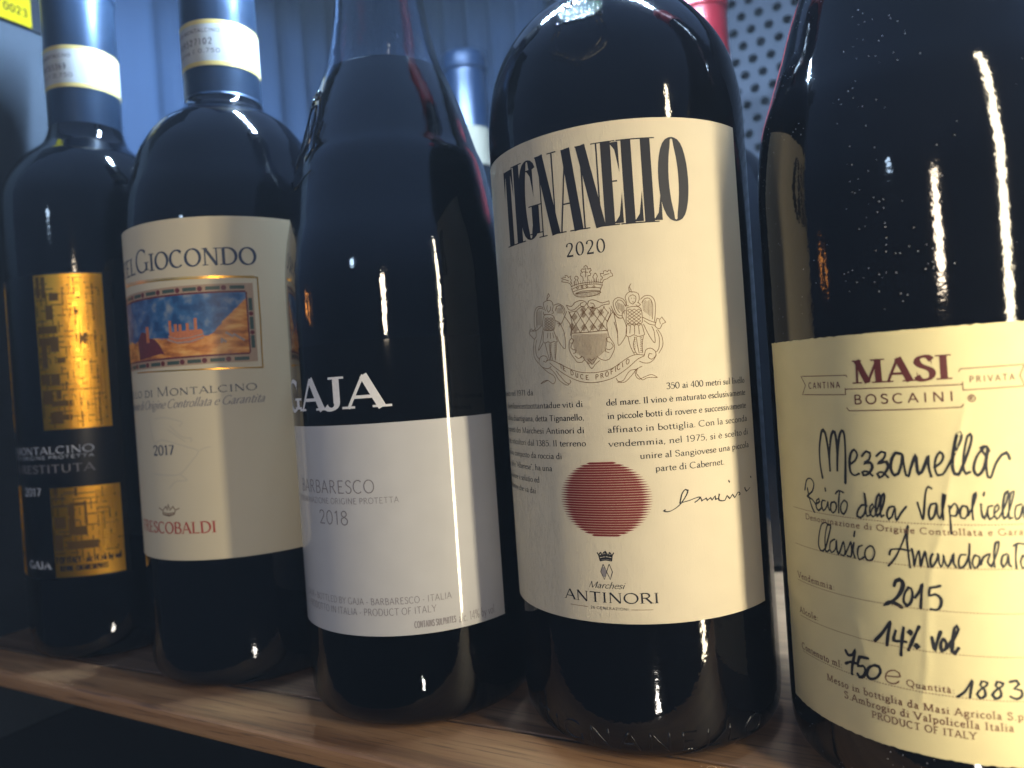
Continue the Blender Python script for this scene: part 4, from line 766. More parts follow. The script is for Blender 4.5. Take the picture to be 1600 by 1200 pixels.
  ('T','coat_of_arms',0.11,'bronze',0,[[(-20.37,115.62),(-19.98,115.65)]]),
  ('T','coat_of_arms',0.11,'bronze',0,[[(-17.67,117.69),(-17.3,117.72)]]),
  ('T','coat_of_arms',0.11,'bronze',0,[[(-17.86,117.49),(-17.14,117.48)]]),
  ('T','coat_of_arms',0.11,'bronze',0,[[(-18.06,117.29),(-16.97,117.25)]]),
  ('T','coat_of_arms',0.11,'bronze',0,[[(-18.26,117.09),(-16.81,117.01)]]),
  ('T','coat_of_arms',0.11,'bronze',0,[[(-18.46,116.89),(-16.64,116.78)]]),
  ('T','coat_of_arms',0.11,'bronze',0,[[(-18.29,116.65),(-16.84,116.58)]]),
  ('T','coat_of_arms',0.11,'bronze',0,[[(-18.13,116.42),(-17.03,116.38)]]),
  ('T','coat_of_arms',0.11,'bronze',0,[[(-17.96,116.18),(-17.23,116.18)]]),
  ('T','coat_of_arms',0.11,'bronze',0,[[(-17.8,115.95),(-17.43,115.97)]]),
  ('T','coat_of_arms',0.11,'bronze',0,[[(-15.22,117.61),(-14.86,117.64)]]),
  ('T','coat_of_arms',0.11,'bronze',0,[[(-15.41,117.41),(-14.7,117.41)]]),
  ('T','coat_of_arms',0.11,'bronze',0,[[(-15.6,117.21),(-14.54,117.17)]]),
  ('T','coat_of_arms',0.11,'bronze',0,[[(-15.8,117.01),(-14.38,116.94)]]),
  ('T','coat_of_arms',0.11,'bronze',0,[[(-15.99,116.81),(-14.22,116.71)]]),
  ('T','coat_of_arms',0.11,'bronze',0,[[(-15.83,116.58),(-14.41,116.51)]]),
  ('T','coat_of_arms',0.11,'bronze',0,[[(-15.66,116.34),(-14.6,116.31)]]),
  ('T','coat_of_arms',0.11,'bronze',0,[[(-15.5,116.11),(-14.8,116.11)]]),
  ('T','coat_of_arms',0.11,'bronze',0,[[(-15.34,115.88),(-14.99,115.91)]]),
  ('T','coat_of_arms',0.11,'bronze',0,[[(-12.92,117.61),(-12.58,117.64)]]),
  ('T','coat_of_arms',0.11,'bronze',0,[[(-13.11,117.41),(-12.42,117.41)]]),
  ('T','coat_of_arms',0.11,'bronze',0,[[(-13.3,117.21),(-12.26,117.18)]]),
  ('T','coat_of_arms',0.11,'bronze',0,[[(-13.49,117.01),(-12.11,116.95)]]),
  ('T','coat_of_arms',0.11,'bronze',0,[[(-13.68,116.81),(-11.95,116.72)]]),
  ('T','coat_of_arms',0.11,'bronze',0,[[(-13.52,116.58),(-12.14,116.52)]]),
  ('T','coat_of_arms',0.11,'bronze',0,[[(-13.36,116.35),(-12.32,116.32)]]),
  ('T','coat_of_arms',0.11,'bronze',0,[[(-13.2,116.12),(-12.51,116.12)]]),
  ('T','coat_of_arms',0.11,'bronze',0,[[(-13.05,115.89),(-12.7,115.92)]]),
  ('T','coat_of_arms',0.11,'bronze',0,[[(-17.49,122.38),(-17.12,122.4)]]),
  ('T','coat_of_arms',0.11,'bronze',0,[[(-17.69,122.18),(-16.96,122.16)]]),
  ('T','coat_of_arms',0.11,'bronze',0,[[(-17.88,121.98),(-16.79,121.93)]]),
  ('T','coat_of_arms',0.11,'bronze',0,[[(-18.08,121.78),(-16.63,121.69)]]),
  ('T','coat_of_arms',0.11,'bronze',0,[[(-18.28,121.58),(-16.47,121.45)]]),
  ('T','coat_of_arms',0.11,'bronze',0,[[(-18.11,121.35),(-16.66,121.26)]]),
  ('T','coat_of_arms',0.11,'bronze',0,[[(-17.95,121.11),(-16.86,121.06)]]),
  ('T','coat_of_arms',0.11,'bronze',0,[[(-17.78,120.87),(-17.05,120.86)]]),
  ('T','coat_of_arms',0.11,'bronze',0,[[(-17.62,120.63),(-17.25,120.66)]]),
  ('T','coat_of_arms',0.11,'bronze',0,[[(-14.89,122.26),(-14.53,122.28)]]),
  ('T','coat_of_arms',0.11,'bronze',0,[[(-15.08,122.06),(-14.37,122.05)]]),
  ('T','coat_of_arms',0.11,'bronze',0,[[(-15.27,121.86),(-14.21,121.81)]]),
  ('T','coat_of_arms',0.11,'bronze',0,[[(-15.46,121.66),(-14.05,121.58)]]),
  ('T','coat_of_arms',0.11,'bronze',0,[[(-15.65,121.46),(-13.9,121.35)]]),
  ('T','coat_of_arms',0.11,'bronze',0,[[(-15.49,121.23),(-14.08,121.15)]]),
  ('T','coat_of_arms',0.11,'bronze',0,[[(-15.33,120.99),(-14.27,120.95)]]),
  ('T','coat_of_arms',0.11,'bronze',0,[[(-15.17,120.76),(-14.46,120.75)]]),
  ('T','coat_of_arms',0.11,'bronze',0,[[(-15.01,120.52),(-14.65,120.55)]]),
  ('T','coat_of_arms',0.1,'bronze',1,[[(-20.91,115.16),(-15.95,114.87),(-11.27,114.61)]]),
  ('T','coat_of_arms',0.1,'bronze',1,[[(-20.93,114.9),(-15.97,114.6),(-11.29,114.35)]]),
  ('T','coat_of_arms',0.1,'bronze',1,[[(-20.95,114.63),(-15.99,114.34),(-11.31,114.09)]]),
  ('T','coat_of_arms',0.1,'bronze',1,[[(-20.97,114.36),(-16.01,114.08),(-11.33,113.83)]]),
  ('T','coat_of_arms',0.1,'bronze',1,[[(-20.99,114.1),(-16.03,113.81),(-11.34,113.56)]]),
  ('T','coat_of_arms',0.1,'bronze',1,[[(-21.0,113.83),(-16.04,113.55),(-11.37,113.3)]]),
  ('T','coat_of_arms',0.1,'bronze',1,[[(-21.01,113.56),(-16.06,113.28),(-11.4,113.04)]]),
  ('T','coat_of_arms',0.1,'bronze',1,[[(-21.01,113.29),(-16.08,113.02),(-11.43,112.78)]]),
  ('T','coat_of_arms',0.1,'bronze',1,[[(-20.99,113.02),(-16.1,112.76),(-11.47,112.52)]]),
  ('T','coat_of_arms',0.1,'bronze',1,[[(-20.98,112.75),(-16.11,112.49),(-11.52,112.26)]]),
  ('T','coat_of_arms',0.1,'bronze',1,[[(-20.95,112.48),(-16.13,112.23),(-11.57,112.0)]]),
  ('T','coat_of_arms',0.1,'bronze',1,[[(-20.91,112.21),(-16.14,111.96),(-11.63,111.74)]]),
  ('T','coat_of_arms',0.1,'bronze',1,[[(-20.87,111.93),(-16.16,111.7),(-11.7,111.49)]]),
  ('T','coat_of_arms',0.1,'bronze',1,[[(-20.82,111.66),(-16.17,111.43),(-11.77,111.23)]]),
  ('T','coat_of_arms',0.1,'bronze',1,[[(-20.76,111.39),(-16.18,111.17),(-11.85,110.97)]]),
  ('T','coat_of_arms',0.1,'bronze',1,[[(-20.69,111.11),(-16.2,110.9),(-11.94,110.71)]]),
  ('T','coat_of_arms',0.1,'bronze',1,[[(-20.61,110.84),(-16.21,110.64),(-12.03,110.46)]]),
  ('T','coat_of_arms',0.1,'bronze',1,[[(-20.52,110.56),(-16.22,110.37),(-12.13,110.2)]]),
  ('T','coat_of_arms',0.1,'bronze',1,[[(-20.2,110.27),(-16.22,110.11),(-12.42,109.96)]]),
  ('T','coat_of_arms',0.1,'bronze',1,[[(-19.83,109.97),(-16.22,109.84),(-12.76,109.72)]]),
  ('T','coat_of_arms',0.1,'bronze',1,[[(-19.47,109.67),(-16.23,109.58),(-13.1,109.49)]]),
  ('T','coat_of_arms',0.1,'bronze',1,[[(-19.11,109.38),(-16.23,109.31),(-13.44,109.25)]]),
  ('T','coat_of_arms',0.1,'bronze',1,[[(-18.76,109.08),(-16.24,109.04),(-13.79,109.01)]]),
  ('T','coat_of_arms',0.1,'bronze',1,[[(-18.4,108.79),(-16.24,108.78),(-14.13,108.77)]]),
  ('T','coat_of_arms',0.1,'bronze',1,[[(-18.05,108.49),(-16.24,108.51),(-14.48,108.53)]]),
  ('T','coat_of_arms',0.1,'bronze',1,[[(-17.7,108.2),(-16.25,108.25),(-14.82,108.29)]]),
  ('T','coat_of_arms',0.1,'bronze',1,[[(-17.35,107.91),(-16.25,107.98),(-15.17,108.06)]]),
  ('T','coat_of_arms',0.1,'bronze',1,[[(-17.33,107.64),(-16.27,107.72),(-15.23,107.8)]]),
  ('T','coat_of_arms',0.1,'bronze',1,[[(-17.35,107.37),(-16.29,107.45),(-15.25,107.53)]]),
  ('T','coat_of_arms',0.1,'bronze',1,[[(-17.37,107.11),(-16.31,107.19),(-15.27,107.27)]]),
  ('T','coat_of_arms',0.16,'bronze',1,[[(-30.07,108.97),(-28.19,108.9),(-25.52,107.68),(-23.02,106.39),(-20.27,105.25),(-17.28,104.73),(-14.04,104.73),(-10.86,105.37),(-7.98,107.02),(-6.07,108.11),(-4.22,108.59),(-2.11,108.28)],[(-28.87,108.23),(-27.16,106.83),(-24.6,105.06),(-22.15,103.63),(-19.45,102.52),(-16.49,102.02),(-13.58,102.21),(-10.72,102.89),(-8.17,104.25),(-5.93,105.79),(-4.0,107.34),(-2.12,108.13)]]),
  ('T','coat_of_arms',0.155,'bronze',1,[[(-32.83,108.34),(-32.46,109.79),(-31.04,110.34),(-29.77,109.92),(-29.42,109.08),(-30.33,108.5),(-31.18,108.88)],[(-32.83,108.34),(-31.78,107.29),(-29.64,106.66),(-28.33,107.23)],[(-31.78,107.29),(-29.73,105.69),(-27.75,104.6),(-27.26,103.29),(-28.15,102.36),(-29.94,103.43),(-31.72,103.19),(-32.7,102.58)],[(-29.94,103.43),(-31.29,103.0),(-32.7,102.58)],[(-28.8,106.61),(-27.29,105.22),(-26.25,103.55),(-24.82,102.35),(-23.38,101.79),(-22.4,102.69),(-22.72,103.28)],[(-26.84,105.84),(-25.43,104.15),(-24.05,102.63),(-22.99,102.09)],[(-2.11,108.28),(-1.71,109.64),(-0.46,110.01),(0.71,109.16),(0.78,107.93),(-0.35,107.08),(-1.23,107.76),(-0.86,108.66),(-0.11,108.45)],[(-3.57,106.85),(-2.55,106.32),(-1.03,106.21),(0.26,107.04),(0.96,108.22)],[(-4.48,104.76),(-6.01,104.56),(-6.99,103.55),(-8.01,102.08),(-9.25,101.86),(-9.86,102.83)],[(-9.57,101.72),(-7.74,101.6),(-6.13,102.88),(-4.15,105.05)],[(-4.79,104.63),(-4.74,103.09),(-3.9,102.1),(-2.49,102.62),(-0.63,103.11),(0.85,102.23)],[(-4.27,103.36),(-3.15,101.9),(-1.59,102.41),(0.7,102.24)],[(-2.91,105.42),(-4.16,104.89),(-4.55,103.69),(-4.14,103.05)]]),
  ('T','coat_of_arms',0.155,'bronze',1,[[(-29.8,123.57),(-31.07,124.05),(-32.47,123.74),(-33.36,122.03),(-33.69,118.78),(-33.28,118.08)],[(-29.63,123.07),(-30.9,123.54),(-32.08,123.03),(-32.69,120.64),(-32.64,118.34)],[(-26.1,123.77),(-24.55,123.97),(-23.14,123.1),(-22.7,121.78),(-23.32,120.9)],[(-25.78,122.13),(-25.17,123.34),(-23.86,123.35),(-23.22,122.16),(-23.47,121.23)],[(-27.6,127.18),(-27.26,126.49),(-27.9,126.09),(-28.36,125.5),(-27.77,125.26)],[(-27.59,127.24),(-28.06,126.59),(-28.36,125.5)],[(-28.8,125.23),(-29.68,124.86),(-29.56,123.87),(-29.05,122.51)],[(-28.8,125.23),(-27.36,125.28),(-26.44,124.46),(-26.32,123.48),(-26.82,122.25)],[(-28.28,124.04),(-28.57,123.1),(-28.05,122.07),(-27.31,122.63),(-27.23,123.59)],[(-29.69,122.42),(-29.96,121.81),(-29.13,121.55)],[(-26.61,122.39),(-26.28,121.71),(-27.0,121.63)],[(-29.8,121.3),(-30.37,119.74),(-30.34,117.78),(-29.74,117.23),(-27.08,116.97),(-26.45,117.39),(-26.09,119.28),(-26.36,120.75),(-27.5,121.36),(-29.13,121.55),(-29.8,121.3)],[(-30.18,117.11),(-30.67,114.23),(-29.63,113.81),(-28.97,114.08),(-27.97,113.66),(-26.94,113.96),(-25.78,113.79),(-26.7,116.77)],[(-30.68,118.79),(-32.61,117.68),(-34.07,117.49),(-35.57,117.64),(-36.17,117.03),(-34.98,115.93),(-34.06,115.18),(-33.27,115.77),(-33.2,117.41)],[(-35.83,117.67),(-34.99,118.25),(-34.31,117.52),(-33.52,118.1),(-33.2,117.41)],[(-25.35,118.88),(-24.26,118.45),(-23.01,120.23),(-22.17,121.72)],[(-26.07,119.6),(-24.6,118.8),(-25.05,117.89)],[(-24.6,118.8),(-23.36,115.81),(-23.43,111.67),(-25.05,113.41),(-25.84,115.4)],[(-22.83,120.21),(-21.25,117.51),(-21.62,115.01)],[(-30.34,117.78),(-31.52,114.63),(-32.71,111.94),(-30.7,113.9)],[(-30.05,113.85),(-29.59,111.86),(-28.81,108.88)],[(-28.52,113.55),(-28.55,111.77),(-28.38,109.01)],[(-27.86,113.49),(-28.17,111.42),(-27.77,108.97)],[(-26.19,113.51),(-26.38,111.28),(-26.91,108.74)],[(-34.06,115.18),(-34.65,112.92),(-34.58,110.27),(-33.07,108.35)],[(-33.11,115.03),(-33.81,112.85),(-33.57,110.53),(-32.49,109.46)],[(-28.75,116.49),(-29.09,115.06)],[(-27.93,116.41),(-27.99,114.8)],[(-27.13,116.33),(-26.86,114.85)]]),
  ('T','coat_of_arms',0.15,'bronze',0,[[(-29.63,120.79),(-28.65,119.97)],[(-28.58,120.68),(-27.43,119.84)],[(-27.37,120.54),(-26.45,119.73)],[(-28.58,120.68),(-29.69,120.08)],[(-27.37,120.54),(-28.65,119.97)],[(-26.39,120.43),(-27.43,119.84)]]),
  ('T','coat_of_arms',0.15,'bronze',0,[[(-29.69,120.08),(-28.71,119.27)],[(-28.65,119.97),(-27.49,119.14)],[(-27.43,119.84),(-26.51,119.03)],[(-28.65,119.97),(-29.76,119.38)],[(-27.43,119.84),(-28.71,119.27)],[(-26.45,119.73),(-27.49,119.14)]]),
  ('T','coat_of_arms',0.15,'bronze',0,[[(-29.76,119.38),(-28.77,118.56)],[(-28.71,119.27),(-27.55,118.43)],[(-27.49,119.14),(-26.57,118.33)],[(-28.71,119.27),(-29.82,118.67)],[(-27.49,119.14),(-28.77,118.56)],[(-26.51,119.03),(-27.55,118.43)]]),
  ('T','coat_of_arms',0.15,'bronze',0,[[(-29.82,118.67),(-28.84,117.85)],[(-28.77,118.56),(-27.61,117.73)],[(-27.55,118.43),(-26.63,117.63)],[(-28.77,118.56),(-29.89,117.96)],[(-27.55,118.43),(-28.84,117.85)],[(-26.57,118.33),(-27.61,117.73)]]),
  ('T','coat_of_arms',0.15,'bronze',0,[[(-29.89,117.96),(-28.9,117.15)],[(-28.84,117.85),(-27.68,117.03)],[(-27.61,117.73),(-26.69,116.93)],[(-28.84,117.85),(-29.95,117.25)],[(-27.61,117.73),(-28.9,117.15)],[(-26.63,117.63),(-27.68,117.03)]]),
  ('T','coat_of_arms',0.155,'bronze',1,[[(-5.76,121.64),(-6.56,123.25),(-8.04,123.85),(-9.17,123.03),(-9.14,121.32),(-8.35,119.4),(-7.16,118.99)],[(-6.08,121.36),(-6.89,122.82),(-7.93,123.22),(-8.6,122.51),(-8.4,120.95),(-7.71,119.81)],[(-2.17,122.89),(-1.05,123.73),(0.48,123.62),(1.47,122.33),(1.54,120.17),(1.09,116.82)],[(-1.93,121.95),(-1.1,122.97),(0.13,123.03),(0.81,121.76),(0.84,119.91),(0.52,117.47)],[(-4.31,127.21),(-4.82,126.49),(-4.43,125.53),(-4.17,124.89),(-4.9,125.26),(-4.99,126.19),(-4.31,127.21)],[(-5.71,122.26),(-6.06,123.82),(-5.23,124.92),(-4.0,125.04),(-2.67,124.47),(-2.48,122.92),(-2.99,122.03)],[(-5.16,123.75),(-5.09,122.51),(-4.22,121.82),(-3.52,122.38),(-3.33,123.75),(-4.06,124.27),(-4.99,123.89)],[(-5.87,122.27),(-6.07,121.52),(-5.31,121.45)],[(-2.83,122.17),(-2.27,121.52),(-2.9,121.1),(-3.48,121.61)],[(-4.57,123.39),(-4.36,123.37)],[(-3.88,123.33),(-3.67,123.32)],[(-4.34,122.39),(-3.97,122.36)],[(-5.8,121.03),(-6.12,118.59),(-5.93,116.88),(-2.45,116.61),(-2.03,118.27),(-2.33,120.6),(-3.96,121.19),(-5.8,121.03)],[(-6.09,116.74),(-6.45,113.69),(-5.4,113.45),(-4.46,113.84),(-3.59,113.31),(-2.37,113.38),(-1.74,113.64),(-2.31,116.45)],[(-6.14,120.44),(-7.11,119.6),(-7.2,118.38),(-8.39,118.79),(-9.49,120.74),(-9.87,121.86)],[(-7.2,118.38),(-8.11,118.45),(-9.24,119.79),(-9.79,120.77)],[(-7.03,118.67),(-6.28,116.14),(-6.6,113.7),(-8.6,111.33),(-8.69,114.49),(-9.39,117.64)],[(-2.03,118.27),(-0.27,117.22),(1.53,116.48)],[(-1.64,117.32),(-0.33,116.3),(1.18,115.89)],[(1.57,117.1),(1.16,115.59),(2.35,114.89),(3.06,116.08),(4.04,116.48),(3.61,117.12),(3.04,117.92),(2.53,117.34),(1.77,117.7),(1.57,117.1)],[(2.36,117.2),(2.59,116.11)],[(-1.85,116.41),(-0.54,113.25),(0.8,111.31),(0.77,114.38),(0.24,115.65)],[(-6.02,113.35),(-5.58,110.85),(-4.67,108.63)],[(-4.2,113.21),(-4.78,111.4),(-4.59,109.85),(-3.91,108.57)],[(-3.9,113.18),(-3.75,111.02),(-3.44,108.84)],[(-2.06,113.36),(-2.53,110.93),(-2.53,108.78)],[(1.72,114.78),(2.69,113.03),(2.83,110.56),(1.6,108.49)],[(1.4,114.65),(2.03,112.45),(1.68,109.71),(0.85,108.85)],[(-5.22,116.21),(-5.5,114.23)],[(-4.16,116.13),(-4.3,113.98)],[(-3.1,116.05),(-3.09,113.89)],[(-11.08,117.79),(-9.53,120.12),(-9.04,118.23),(-8.65,115.1),(-8.77,113.26)]]),
  ('T','coat_of_arms',0.14,'bronze',0,[[(-5.7,120.22),(-5.1,120.6),(-4.55,120.13),(-5.16,119.75),(-5.7,120.22)]]),
  ('T','coat_of_arms',0.14,'bronze',0,[[(-4.55,120.13),(-3.95,120.51),(-3.4,120.04),(-4.01,119.65),(-4.55,120.13)]]),
  ('T','coat_of_arms',0.14,'bronze',0,[[(-3.4,120.04),(-2.8,120.42),(-2.25,119.95),(-2.86,119.56),(-3.4,120.04)]]),
  ('T','coat_of_arms',0.14,'bronze',0,[[(-5.76,119.33),(-5.16,119.71),(-4.61,119.24),(-5.22,118.86),(-5.76,119.33)]]),
  ('T','coat_of_arms',0.14,'bronze',0,[[(-4.61,119.24),(-4.01,119.62),(-3.46,119.15),(-4.07,118.77),(-4.61,119.24)]]),
  ('T','coat_of_arms',0.14,'bronze',0,[[(-3.46,119.15),(-2.86,119.53),(-2.31,119.06),(-2.92,118.68),(-3.46,119.15)]]),
  ('T','coat_of_arms',0.14,'bronze',0,[[(-5.82,118.45),(-5.22,118.83),(-4.67,118.35),(-5.28,117.97),(-5.82,118.45)]]),
  ('T','coat_of_arms',0.14,'bronze',0,[[(-4.67,118.35),(-4.07,118.74),(-3.52,118.26),(-4.13,117.88),(-4.67,118.35)]]),
  ('T','coat_of_arms',0.14,'bronze',0,[[(-3.52,118.26),(-2.92,118.65),(-2.37,118.17),(-2.98,117.79),(-3.52,118.26)]]),
  ('T','coat_of_arms',0.14,'bronze',0,[[(-5.88,117.56),(-5.28,117.94),(-4.73,117.46),(-5.34,117.08),(-5.88,117.56)]]),
  ('T','coat_of_arms',0.14,'bronze',0,[[(-4.73,117.46),(-4.13,117.85),(-3.59,117.37),(-4.19,116.99),(-4.73,117.46)]]),
  ('T','coat_of_arms',0.14,'bronze',0,[[(-3.59,117.37),(-2.98,117.76),(-2.43,117.29),(-3.04,116.9),(-3.59,117.37)]]),
  ('T','coat_of_arms',0.14,'bronze',0,[[(-5.94,116.67),(-5.34,117.05),(-4.79,116.58),(-5.4,116.19),(-5.94,116.67)]]),
  ('T','coat_of_arms',0.14,'bronze',0,[[(-4.79,116.58),(-4.19,116.96),(-3.65,116.49),(-4.25,116.1),(-4.79,116.58)]]),
  ('T','coat_of_arms',0.14,'bronze',0,[[(-3.65,116.49),(-3.04,116.87),(-2.5,116.4),(-3.1,116.02),(-3.65,116.49)]]),
  ('T','coat_of_arms',0.1,'bronze',1,[[(-8.13,122.62),(-8.09,120.92)],[(-1.6,122.39),(-1.62,119.78)]]),
  ('T','coat_of_arms',0.1,'bronze',1,[[(-7.86,122.47),(-7.84,120.65)],[(-1.22,122.54),(-1.31,119.51)]]),
  ('T','coat_of_arms',0.1,'bronze',1,[[(-7.6,122.33),(-7.58,120.38)],[(-0.84,122.7),(-0.99,119.24)]]),
  ('T','coat_of_arms',0.1,'bronze',1,[[(-7.33,122.18),(-7.32,120.11)],[(-0.5,122.31),(-0.67,118.97)]]),
  ('T','coat_of_arms',0.1,'bronze',1,[[(-7.07,122.03),(-7.07,119.84)],[(-0.12,122.47),(-0.35,118.7)]]),
  ('T','coat_of_arms',0.1,'bronze',1,[[(-6.81,121.89),(-6.81,119.58)],[(0.26,122.62),(-0.03,118.43)]]),
  ('T','coat_of_arms',0.1,'bronze',1,[[(-6.54,121.74),(-6.56,119.31)],[(0.6,122.23),(0.29,118.17)]]),
  ('T','coat_of_arms',0.1,'bronze',1,[[(-32.17,123.04),(-32.39,118.97)],[(-25.31,123.04),(-25.14,121.42)]]),
  ('T','coat_of_arms',0.1,'bronze',1,[[(-31.79,122.74),(-32.02,118.93)],[(-24.9,122.99),(-24.8,121.38)]]),
  ('T','coat_of_arms',0.1,'bronze',1,[[(-31.36,122.95),(-31.66,118.89)],[(-24.49,122.94),(-24.47,121.34)]]),
  ('T','coat_of_arms',0.1,'bronze',1,[[(-30.98,122.64),(-31.3,118.86)],[(-24.08,122.89),(-24.13,121.31)]]),
  ('T','coat_of_arms',0.1,'bronze',1,[[(-30.56,122.85),(-30.94,118.82)],[(-23.68,122.85),(-23.8,121.27)]]),
  ('T','coat_of_arms',0.16,'bronze',1,[[(-4.51,113.23),(-4.16,112.96)],[(-2.84,113.11),(-2.56,112.84)],[(-28.27,113.53),(-27.96,113.28)],[(-26.79,113.4),(-26.38,113.14)]]),
  ('T','coat_of_arms',0.16,'bronze',1,[[(-4.36,112.73),(-4.19,112.47)],[(-2.88,112.62),(-2.41,112.34)],[(-28.31,113.05),(-28.01,112.8)],[(-26.83,112.92),(-26.42,112.66)]]),
  ('T','coat_of_arms',0.16,'bronze',1,[[(-4.57,112.25),(-4.23,111.98)],[(-2.91,112.13),(-2.62,111.86)],[(-28.36,112.57),(-28.05,112.31)],[(-26.87,112.44),(-26.46,112.18)]]),
  ('T','coat_of_arms',0.16,'bronze',1,[[(-4.43,111.75),(-4.26,111.49)],[(-2.94,111.64),(-2.48,111.36)],[(-28.4,112.08),(-28.09,111.83)],[(-26.91,111.96),(-26.5,111.7)]]),
  ('T','coat_of_arms',0.16,'bronze',1,[[(-4.64,111.27),(-4.29,111.0)],[(-2.98,111.15),(-2.69,110.88)],[(-28.44,111.6),(-28.13,111.35)],[(-26.95,111.48),(-26.54,111.22)]]),
  ('T','coat_of_arms',0.16,'bronze',1,[[(-4.49,110.77),(-4.33,110.51)],[(-3.01,110.66),(-2.54,110.38)],[(-28.48,111.12),(-28.18,110.87)],[(-26.99,111.0),(-26.58,110.74)]]),
  ('T','coat_of_arms',0.16,'bronze',1,[[(-4.71,110.29),(-4.36,110.02)],[(-3.04,110.17),(-2.76,109.9)],[(-28.53,110.64),(-28.22,110.39)],[(-27.04,110.52),(-26.62,110.27)]]),
  ('T','coat_of_arms',0.16,'bronze',1,[[(-4.56,109.79),(-4.39,109.53)],[(-3.08,109.68),(-2.61,109.4)],[(-28.57,110.16),(-28.26,109.91)],[(-27.08,110.04),(-26.66,109.79)]]),
  ('T','coat_of_arms',0.16,'bronze',1,[[(-4.77,109.31),(-4.43,109.04)],[(-3.11,109.19),(-2.82,108.92)],[(-28.61,109.67),(-28.3,109.42)],[(-27.12,109.56),(-26.7,109.31)]]),
  ('T','maker_emblem',0.2,'ink',0,[[(-16.78,53.58),(-17.56,51.51),(-16.68,49.48),(-15.93,51.59),(-16.78,53.58)],[(-15.13,53.69),(-15.93,51.59),(-15.09,49.55),(-14.34,51.58),(-15.13,53.69)]]),
  ('T','maker_emblem',0.3,'ink',1,[[(-18.24,56.67),(-17.84,56.0),(-17.51,54.41)],[(-13.61,56.77),(-14.1,56.02),(-14.36,54.48)],[(-17.51,54.41),(-16.04,54.73),(-14.36,54.48)],[(-17.72,55.47),(-15.96,55.86),(-14.13,55.59)],[(-17.69,55.0),(-15.99,55.37),(-14.22,55.12)],[(-17.64,54.72),(-16.01,55.07),(-14.29,54.82)],[(-17.18,56.78),(-17.04,56.25),(-16.76,55.51)],[(-15.98,57.04),(-16.03,56.39),(-16.03,55.54)],[(-14.79,56.85),(-15.01,56.21),(-15.28,55.56)],[(-17.84,56.0),(-17.18,56.78)],[(-16.7,56.26),(-15.98,57.04),(-15.44,56.3)],[(-14.79,56.85),(-14.25,56.01)],[(-17.74,55.79),(-16.83,56.04),(-15.94,56.18),(-15.07,56.1),(-14.21,55.91)]]),
  ('T','maker_emblem',0.55,'grey',0,[[(-16.84,52.83),(-17.11,51.53),(-16.7,50.16)],[(-16.68,52.52),(-16.66,51.56),(-16.62,50.38)],[(-16.33,52.21),(-16.31,51.57),(-16.51,50.6)]]),
  ('T','maker_emblem',0.12,'bronze',0,[[(-27.51,41.8),(-21.97,41.8)],[(-10.02,41.6),(-4.35,41.59)]]),
  ('B','crown_emblem',0.35,'brown',0,[[(-22.39,66.82),(-20.16,65.84),(-20.14,64.38),(-16.94,64.15),(-14.42,64.57),(-13.84,66.01),(-11.91,66.74)],[(-20.16,65.84),(-18.43,67.33),(-17.56,66.0),(-17.18,68.21),(-16.35,66.01),(-14.91,67.35),(-13.84,66.01)],[(-20.07,64.96),(-16.88,64.73),(-14.22,65.09)],[(-20.05,64.38),(-16.97,63.86),(-14.42,64.57)]]),
  ('B','embossed_emblem',0.5,'paperB',1,[[(-20.97,99.13),(-16.62,99.54),(-12.2,98.75),(-8.26,97.39),(-9.69,96.03)],[(-24.49,99.24),(-22.42,90.97),(-17.44,91.45),(-7.67,88.75),(-3.03,86.76),(-5.57,83.47),(-10.44,79.09),(-16.3,78.66),(-24.44,79.23)],[(-13.84,96.52),(-8.68,92.24),(-4.96,91.46),(-5.66,90.36)],[(-11.12,79.12),(-8.0,76.7),(-12.77,76.28),(-15.99,73.72)],[(-3.03,86.76),(-0.5,87.74),(1.8,88.15)],[(-14.72,95.12),(-11.31,92.95),(-7.53,90.46)]]),
  ('B','gilt_frame',0.45,'gold',0,[[(-39.82,149.59),(-24.91,149.14),(-12.02,148.72),(0.41,148.3),(11.36,148.23),(21.59,147.99),(21.56,133.68),(21.25,115.29),(9.17,115.59),(-1.93,115.88),(-15.0,116.24),(-31.69,116.73)]]),
  ('B','gilt_frame',0.25,'gold',0,[[(-39.31,150.43),(-24.81,149.83),(-11.97,149.29),(0.45,148.87),(11.39,148.64),(20.61,148.44)]]),
]
MAZE_TOP = [(-5.95, -4.35, 151.42, 160.22), (-3.61, -1.93, 151.22, 160.02), (-0.46, 3.16, 150.04, 153.17), (-2.41, 0.49, 142.21, 148.18), (-6.09, 1.94, 136.55, 139.68), (-6.18, -1.25, 131.53, 134.95), (-1.32, 2.08, 128.96, 135.22), (-5.4, -2.91, 122.43, 131.53), (1.06, 4.33, 124.22, 126.49), (-6.17, -2.42, 115.55, 119.82), (-1.83, 1.6, 115.26, 119.53), (-6.12, -1.79, 107.51, 113.21), (-0.24, 1.73, 109.48, 113.18), (-2.55, 6.31, 106.52, 108.8), (-3.33, 1.87, 99.28, 104.12), (3.63, 4.7, 113.24, 116.66), (10.11, 13.13, 131.71, 136.3), (9.97, 11.23, 150.44, 152.74), (8.8, 10.32, 144.45, 146.17), (1.63, 5.4, 100.69, 102.96)]
